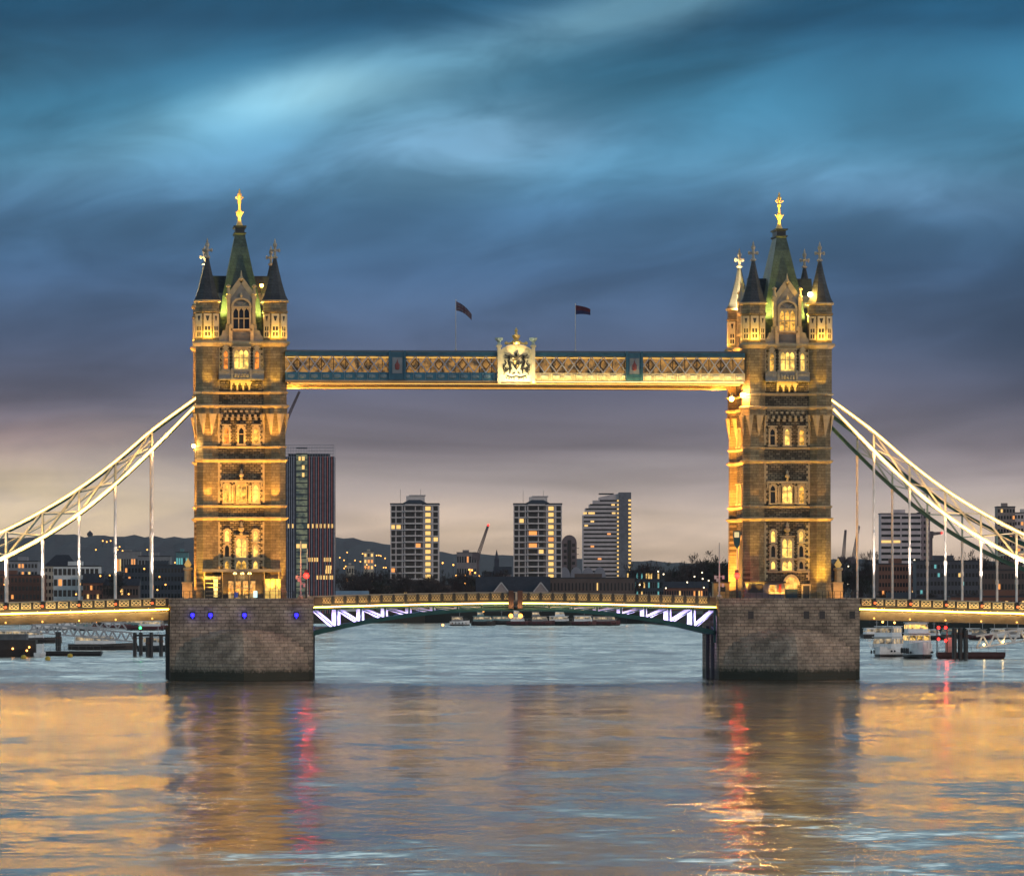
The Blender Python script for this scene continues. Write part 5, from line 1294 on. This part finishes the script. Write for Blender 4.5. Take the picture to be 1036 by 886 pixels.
for x, lb in ((TX-8.6, 'left'), (TX-6.9, 'right')):
    P = pierthing('soffit_lamp', lb+' one of two glaring lamps under the walkway end at the right tower', 'lamp', x, -1.5); P.location.z = 42.5 if lb == 'left' else 43.1
    M().ball((0, 0, 0), .34).build('bulb', mat('glaring_bulb', (1, .6, .3), emit=(1, .36, .05), es=420), P); M().box(-.1, .1, -.05, .1, .3, .9).build('bracket', DARK, P); point(P, (0, -.7, 0), 500)
P = pierthing('hanging_sign', 'dark shield shaped sign on the inner side of the right tower', 'sign', TX-7.7, -.5); P.location.z = 20.5
M().prism([(-.55, 2.0), (.55, 2.0), (.6, 1.0), (.45, -.2), (.1, -.8), (-.35, -.2), (-.55, .9)], 0, .15).build('board', mat('sign_teal', (.02, .08, .09), .5), P)
M().box(-.35, .35, -.06, -.01, 1.0, 1.8).build('lit_face', mat('sign_lit', (.7, .6, .3), emit=(1, .8, .4), es=.6), P); M().bar((.1, .1, -8), (.1, .1, -.6), .14).build('pole', TEALL, P)

# ------------------------------------------------------------------ boats
HW = mat('hull_white', (.78, .79, .81), .4, var=.12); HD = mat('hull_dark', (.03, .028, .03), .5); HR = mat('hull_maroon', (.10, .03, .035), .5); CABG = mat('cabin_glass_lit', (.1, .12, .14), .1, emit=(1, .7, .35), es=.35, evar=.95, evs=.6)
def hull(m, ln, bm, h, mi=0, bow=.25, sheer=.25):
    rings = []
    for t in [k/12 for k in range(13)]:
        x = -ln/2+ln*t; w = bm/2*(1 if t < 1-bow*1.6 else max(.04, math.cos((t-(1-bow*1.6))/(bow*1.6)*PI/2)**.8))
        w *= (.85+.15*min(1, t*5)); z = h*(1+sheer*max(0, t-.5)*2)
        rings.append([(x, -w*.75, -.3), (x, w*.75, -.3), (x, w, z*.55), (x, w, z), (x, -w, z), (x, -w, z*.55)])
    return m.loft(rings, mi)
def boat(px, D, ln, bm, label, rz=0, hm=HW, decks=((.7, .8, 1.9, 0), ), name='river_boat', group=None, cat='boat', hh=1.3, sup=HW, mastp=True, glass=None):
    P = thing(name, label, cat, W(px, D, 0), -YAW+R(rz), group)
    hull(M(), ln, bm, hh).build('hull', hm, P)
    hull(M(), ln*1.006, bm*1.02, hh*.28, sheer=.1).build('boot_stripe', HD, P)
    for k_ in range(5): M().lathe(-ln*.36+k_*ln*.17, -bm*.52, [(.05, hh*.35), (.16, hh*.42), (.16, hh*.72), (.05, hh*.8)], 6).build('fender', HD, P)
    z = hh+.01
    for fl, fw, h, off in decks:
        l, w = ln*fl, bm*fw; x0 = -ln/2*.92+off*ln
        def sec(t, g=0., e=0.): return [(x0-g+e+.12*h*t, -(w/2-.07*h*t)-g+e, z+h*t), (x0+l-.42*h*t+g-e, -(w/2-.07*h*t)-g+e, z+h*t), (x0+l-.42*h*t+g-e, (w/2-.07*h*t)+g-e, z+h*t), (x0-g+e+.12*h*t, (w/2-.07*h*t)+g-e, z+h*t)]
        dk = M().loft([sec(0), sec(.4), sec(.85), sec(1)]).build('deckhouse', sup, P)
        M().loft([sec(.42, .03), sec(.84, .03)]).build('glazing', glass or CABG, dk)
        q = M(); n = max(3, int(l/1.6))
        for i in range(n):
            xx = x0+.15+(l-.5*h-.2)*i/(n-1); q.box(xx-.07, xx+.07, -w/2-.03, w/2+.03, z+h*.41, z+h*.85)
        for i in range(4):
            yy = -w/2+.2+(w-.4)*i/3; q.bar((x0+l*.1, yy, z+h*.855), (x0+l-.42*h*.85+.03, yy, z+h*.855), .05); q.bar((x0+l-.42*h*.41+.03, yy, z+h*.41), (x0+l-.42*h*.85+.03, yy, z+h*.85), .1)
        q.build('window_posts', sup, dk)
        M().box(x0-.2, x0+l-.2, -w/2-.1, w/2+.1, z+h, z+h+.12).build('roof', sup, dk)
        z += h+.13
    q = M()
    for i in range(int(ln*.2)+2):
        xx = ln*.08+i*1.6
        if xx < ln*.42: q.bar((xx, -bm*.38, hh+.1), (xx, -bm*.38, hh+1.0), .05)
    q.bar((ln*.08, -bm*.38, hh+1.0), (ln*.42, -bm*.32, hh+1.1), .05); q.build('railing', mat('rail_white', (.5, .5, .5)), P)
    if mastp: M().bar((0, 0, z), (0, 0, z+2.2), .1).bar((-.6, 0, z+1.5), (.6, 0, z+1.5), .07).build('mast', mat('rail_white', (.5, .5, .5)), P)
    return P
# row of moored boats under mid span
rb = random.Random(31)
x = 456
specs = [(456, 474, HW, 'white launch with a glazed wheelhouse at the left end of the moored row', ((.62, .8, 1.9, .05),)),
         (478, 500, HD, 'dark hulled boat with a pale long cabin second in the moored row', ((.8, .8, 2.0, .03), (.3, .6, 1.6, .2))),
         (495, 520, HD, 'low dark barge with a teal awning in the moored row', ((.85, .8, 1.8, 0),)),
         (514, 540, HR, 'maroon tug with a raised white wheelhouse under mid span', ((.5, .7, 2.0, .1), (.25, .6, 2.2, .2))),
         (536, 560, HR, 'maroon boat with orange deck lamp right of mid span', ((.6, .8, 2.0, .1), (.3, .5, 1.6, .1))),
         (556, 582, HD, 'dark boat with white upper cabin right of the maroon ones', ((.7, .8, 2.0, 0), (.35, .6, 1.7, .2))),
         (580, 602, HR, 'boat with orange lit windows near the right of the moored row', ((.75, .8, 2.2, .05),)),
         (600, 626, HR, 'long white cabined boat with maroon hull at the right end of the row', ((.8, .7, 1.9, 0),))]
for i, (a, b, hm, lb, dk) in enumerate(specs):
    D = 2150+rb.uniform(-25, 35)
    boat((a+b)/2, D, (b-a)/5336*D*1.12, 4.6, lb, rb.choice((0, 180, 4, -5)), hm, dk, 'moored_boat', 'boats moored in a row below mid span', hh=1.7, sup=rb.choice((HW, mat('sup_teal', (.2, .32, .34)), HW, mat('sup_grey', (.3, .28, .28)))))
for i, (px, D, lb) in enumerate(((448, 2120, 'orange lamp float at the left end of the moored row'), (489, 2190, 'orange deck lamp over the second moored boat'), (545, 2150, 'orange deck lamp over the maroon boat'), (573, 2140, 'orange deck lamp over the dark boat with white cabin'))):
    P = thing('deck_lamp', lb, 'lamp', W(px, D, 0), 0); z = ZY((632, 618, 617, 625)[i], D); M().bar((0, 0, -.2), (0, 0, z), .15).build('pole', DARK, P); M().ball((0, 0, z), .45).build('bulb', BULBS, P)
for i, (px, D) in enumerate(((634, 2180), (654, 2220), (670, 2230), (411, 2300), (690, 2100))):
    P = thing('shore_lamp', 'one of the orange lamps low on the far shore beneath the span', 'lamp', W(px, D, GZ-5), 0, 'orange shore lamps'); M().bar((0, 0, -.5), (0, 0, 3.6), .15).build('pole', DARK, P); M().ball((0, 0, 3.7), .42).build('bulb', BULBS, P)
# right: two passenger boats and a red lit pontoon
boat(898, 1085, 10.5, 4.6, 'white two deck passenger boat moored left of the yacht', -112, HW, ((.82, .9, 2.3, .02), (.62, .85, 2.0, .12)), 'passenger_boat', None, hh=1.7)
boat(929, 1060, 11.0, 5.2, 'white motor yacht moored bow on with gold lit windows', -84, HW, ((.66, .86, 2.3, .02), (.42, .8, 2.0, .05)), 'motor_yacht', None, hh=2.6, glass=mat('yacht_glow', (.1, .08, .05), .15, emit=(1, .6, .14), es=.9, evar=1.0, evs=.9))
for o_ in [o for o in COL.objects if o.name.startswith(('motor_yacht', 'passenger_boat')) and not o.parent]:
    for s_ in (-1, 1):
        for k_ in range(2):
            bl = 11 if 'yacht' in o_.name else 10.5; xx = bl*(.30-.10*k_); ww = (2.15, 2.5)[k_]*(1 if 'yacht' in o_.name else .88)
            M().ball((xx, s_*ww, 1.15), .22).build('porthole', GLASSD, o_)
    q = M()
    for k_ in range(7):
        a_ = -PI/2+PI*k_/6; q.bar((3.4+1.6*math.cos(a_), 1.9*math.sin(a_), 2.0), (3.4+1.6*math.cos(a_), 1.9*math.sin(a_), 3.3), .06)
        if k_: b_ = a_-PI/6; q.bar((3.4+1.6*math.cos(a_), 1.9*math.sin(a_), 3.3), (3.4+1.6*math.cos(b_), 1.9*math.sin(b_), 3.3), .06)
    q.build('bow_rail', mat('rail_white', (.5, .5, .5)), o_)
def pontoon(px0, px1, D, h, label, m_=HD, piles=(), name='pontoon'):
    c = W((px0+px1)/2, D, 0); w = (px1-px0)/5336*D; P = thing(name, label, 'pontoon', c, -YAW)
    M().loft([[(-w/2+.6, -2.2, -.5), (w/2-.6, -2.2, -.5), (w/2-.6, 2.2, -.5), (-w/2+.6, 2.2, -.5)], [(-w/2, -2.6, h*.4), (w/2, -2.6, h*.4), (w/2, 2.6, h*.4), (-w/2, 2.6, h*.4)], [(-w/2, -2.6, h), (w/2, -2.6, h), (w/2, 2.6, h), (-w/2, 2.6, h)]]).build('hull', m_, P)
    q = M(); n = int(w/1.5)
    for i in range(n+1): q.bar((-w/2+.1+(w-.2)*i/n, -2.4, h), (-w/2+.1+(w-.2)*i/n, -2.4, h+1.0), .06)
    q.bar((-w/2, -2.4, h+1), (w/2, -2.4, h+1), .06); q.build('railing', mat('rail_dim', (.16, .15, .15)), P)
    return P, w
P, w = pontoon(948, 1016, 1050, 1.3, 'dark floating pontoon beside the white motor yacht', mat('pontoon_maroon', (.07, .03, .03)))
M().box(-5, -3.2, -1, 1, 1.31, 4.2).build('cabin', mat('cabin_cream', (.4, .34, .3)), P)
for x, z in ((-4.7, 6.2), (-3.3, 6.2), (-4.7, 3.9), (-3.3, 3.6)):
    M().ball((x-1.8, -1.6, z), .3).build('red_lamp', REDS, P)
M().box(-6.9, -6.7, -1.4, -1.2, 1.3, 6.6).box(-4.9, -4.7, -1.4, -1.2, 1.3, 6.6).box(-7, -4.6, -1.4, -1.2, 6.61, 6.75).build('lamp_frame', DARK, P)
point(P, (-5, -3, 5), 250, (1, .08, .05), .3)
def pile(px, D, ztop, label, group, r=.45):
    P = thing('mooring_pile', label, 'pile', W(px, D, 0), 0, group); M().lathe(0, 0, [(r, -2), (r, ztop), (r*.9, ztop+.15)], 9).build('post', HD, P); M().lathe(0, 0, [(r+.08, ztop-1.2), (r+.08, ztop-.9)], 9).build('collar', mat('collar_rust', (.08, .04, .03)), P)
for px in (965.5, 971.5, 977): pile(px, 1040, 4.6+(px % 2), 'one of three tall dark piles on the pontoon by the motor yacht', 'three dark piles by the motor yacht', .5)
for px, z in ((136.5, 4.7), (142.5, 4.6), (149.5, 3.8), (153, 4.8), (169, 4.4), (163, 4.0)): pile(px, 1090+rb.uniform(-10, 25), z, 'one of the dark piles beside the left pier', 'dark piles beside the left pier', .42)
for px in (58, 60): pile(px, 1140, 4.5, 'one of two piles behind the left pontoon', 'two piles behind the left pontoon', .4)
P = thing('pile_crossbeam', 'dark crossbeam tying the piles beside the left pier', 'crossbeam', W(153, 1092, 4.1), -YAW); M().box(-3.6, 3.6, -.25, .25, 0, .4).build('beam', HD, P)
# gangways
def gangway(px0, z0, px1, z1, D, label, m_, bays=7, dh=2.2, D1=None, lamps=False):
    a = W(px0, D, z0); b = W(px1, D1 or D, z1); P = thing('gangway', label, 'gangway', a, 0)
    B = b-a; side = Vector((B.y, -B.x, 0)).normalized()*.9
    for s in (-1, 1):
        q = M(); off = side*s
        q.bar(off, B+off, .3); q.bar(off+Vector((0, 0, dh)), B+off+Vector((0, 0, dh)), .34)
        for i in range(bays+1):
            p = B*i/bays+off
            if i < bays:
                n = B*(i+1)/bays+off; mid = (p+n)/2+Vector((0, 0, dh)); q.bar(p, mid, .24); q.bar(mid, n, .24)
        q.build('truss', m_, P)
    q = M(); q.bar(Vector((0, 0, -.1)), B+Vector((0, 0, -.1)), 1.7, .12); q.build('walkway_floor', DARK, P)
    if lamps:
        for t in (.08, .3, .58, .85):
            M().ball(tuple(B*t+side*1.15*(1 if side.y < 0 else -1)+Vector((0, 0, .5))), .26).build('lamp', mat('gangway_lamp', (.8, .6, .3), emit=(1, .62, .16), es=9), P)
            point(P, tuple(B*t+side*1.8*(1 if side.y < 0 else -1)+Vector((0, 0, .9))), 45)
    return P
gangway(988, 2.0, 1075, 4.6, 1060, 'white trussed gangway with gold lamps at the right edge', mat('gang_white', (.6, .6, .62)), 7, 2.4, lamps=True)
GG = mat('gang_grey', (.4, .41, .44))
gangway(30, 4.4, 136, 2.2, 1180, 'long grey trussed gangway on the left side of the river', GG, 12, 1.9)
gangway(36, 5.6, 128, 4.4, 1260, 'upper grey gangway behind the long one on the left', GG, 10, 1.5)
P, w = pontoon(-40, 37, 1090, 3.4, 'tall dark pontoon at the left edge with orange lamps', mat('pontoon_black', (.035, .028, .028)))
for x, z in ((3.2, 1.6), (6.6, 1.9), (6.1, 1.2), (-2, 2.0)): M().ball((x, -2.75, z), .2).build('orange_lamp', BULBS, P)
M().box(-7, 6, -2, 2, 3.41, 4.6).build('shed', mat('shed_grey', (.12, .13, .15)), P)
P, w = pontoon(44, 103, 1100, .95, 'low dark barge lying left of the piles', HD, name='barge')
P = thing('dinghy', 'small pale dinghy tied between the barge and the pontoon', 'dinghy', W(41, 1085, 0), -YAW+R(80)); hull(M(), 5, 1.8, .8).build('hull', HW, P); M().box(-1, .6, -.6, .6, .8, 2.6).build('cabin', HW, P)
for px, py in ((48.5, 667.5), (71, 664.5), (24, 666)):
    D = DY(py); P = thing('buoy', {48.5: 'yellow buoy nearest the left pontoon', 71: 'yellow buoy farther from the left pontoon', 24: 'small buoy close below the tall dark pontoon'}[px], 'buoy', W(px, D, 0), 0); M().lathe(0, 0, [(.3, -.2), (.55, .1), (.55, .5), (.3, .7), (.1, .75)], 9).build('float', mat('buoy_yellow', (.6, .42, .06), .5), P); M().lathe(0, 0, [(.06, .7), (.06, 1.1), (.14, 1.12), (.02, 1.3)], 6).build('top_mark', DARK, P)
boat(104, 1220, 16, 4, 'dim moored boat behind the left gangway', 8, HD, ((.6, .8, 1.9, .05),), 'river_boat', None)
boat(160, 1180, 9, 3.2, 'small cluttered workboat behind the piles by the left pier', -20, HD, ((.5, .8, 1.9, .1),), 'workboat', None)
boat(20, 1380, 22, 4.5, 'long low boat half hidden behind the left pontoon', 3, HD, ((.7, .8, 2.1, .05),), 'river_boat', None)
for px, D, z, k, lb in ((85, 1500, 4.6, 0, 'left one of two orange lamps glowing above the left gangway'), (97, 1500, 4.6, 0, 'right one of two orange lamps glowing above the left gangway'), (142, 1100, 5.6, 1, 'small green lamp above the piles near the left pier'), (893, 1400, 5.2, 0, 'orange lamp under the right side span left end'), (905, 1400, 5.0, 0, 'second orange lamp under the right side span')):
    P = thing('harbour_lamp', lb, 'lamp', W(px, D, 0), 0); M().bar((0, 0, -1), (0, 0, z), .12).build('pole', DARK, P); M().ball((0, 0, z+.2), .3).build('bulb', GREENL if k else BULBS, P)

# craft and clutter along both banks
names = ['narrow dark launch', 'pale cabin cruiser', 'teal roofed narrow boat', 'low workboat', 'white day boat', 'dark lighter with a hut', 'grey cruiser', 'small pale launch']
for i, px in enumerate((887, 945, 958, 981, 994, 1006, 1019, 1030)):
    D = 1500+rb.uniform(-40, 30); boat(px, D, rb.uniform(6, 10), 3, names[i]+' moored on the right bank under the side span', rb.choice((0, 180, 20, -15)), rb.choice((HD, HR, HW)), ((.6, .8, 1.7, .05),), 'moored_boat', 'small craft along the right bank', hh=1.2, sup=rb.choice((HW, mat('sup_teal', (.2, .32, .34)), mat('sup_grey', (.3, .28, .28)))))
for i, px in enumerate((50, 70, 88, 118, 133, 147, 160)):
    D = 1900+rb.uniform(-60, 60); boat(px, D, rb.uniform(8, 13), 3.6, names[i]+' moored far off the left bank beyond the piles', rb.choice((0, 180, 15, -15)), rb.choice((HD, HR, HW)), ((.6, .8, 1.9, .05),), 'moored_boat', 'small craft along the left bank', hh=1.4, sup=rb.choice((HW, mat('sup_teal', (.2, .32, .34)), mat('sup_grey', (.3, .28, .28)))))
for i in range(9):
    px, D = 880+i*18+rb.uniform(-5, 5), 1545; P = thing('quay_lamp', 'one of the dim lamps along the quay beneath the right side span', 'lamp', W(px, D, 4), 0, 'quay lamps on the right bank')
    M().bar((0, 0, 0), (0, 0, 3.2), .14).build('pole', DARK, P); M().ball((0, 0, 3.3), .26).build('bulb', rb.choice((BULBS, mat('quay_white', (.8, .8, .7), emit=(1, .8, .55), es=2.5))), P)

# ------------------------------------------------------------------ air
hm_ = bpy.data.materials.new('haze_air'); hm_.use_nodes = True; t = NT(hm_.node_tree)
t.n.remove(t.n['Principled BSDF']); pv = t.new('ShaderNodeVolumePrincipled'); pv.inputs['Color'].default_value = (.80, .84, .95, 1)
pv.inputs['Density'].default_value = 1.0e-5; pv.inputs['Anisotropy'].default_value = 0
t.l.new(pv.outputs[0], t.n['Material Output'].inputs['Volume'])
m = M(); m.box(-9800, 9800, -2100, 15000, -4, 400); o = m.build('haze', hm_); o['kind'] = 'stuff'; o['label'] = 'thin dusk haze over the river and the far skyline'
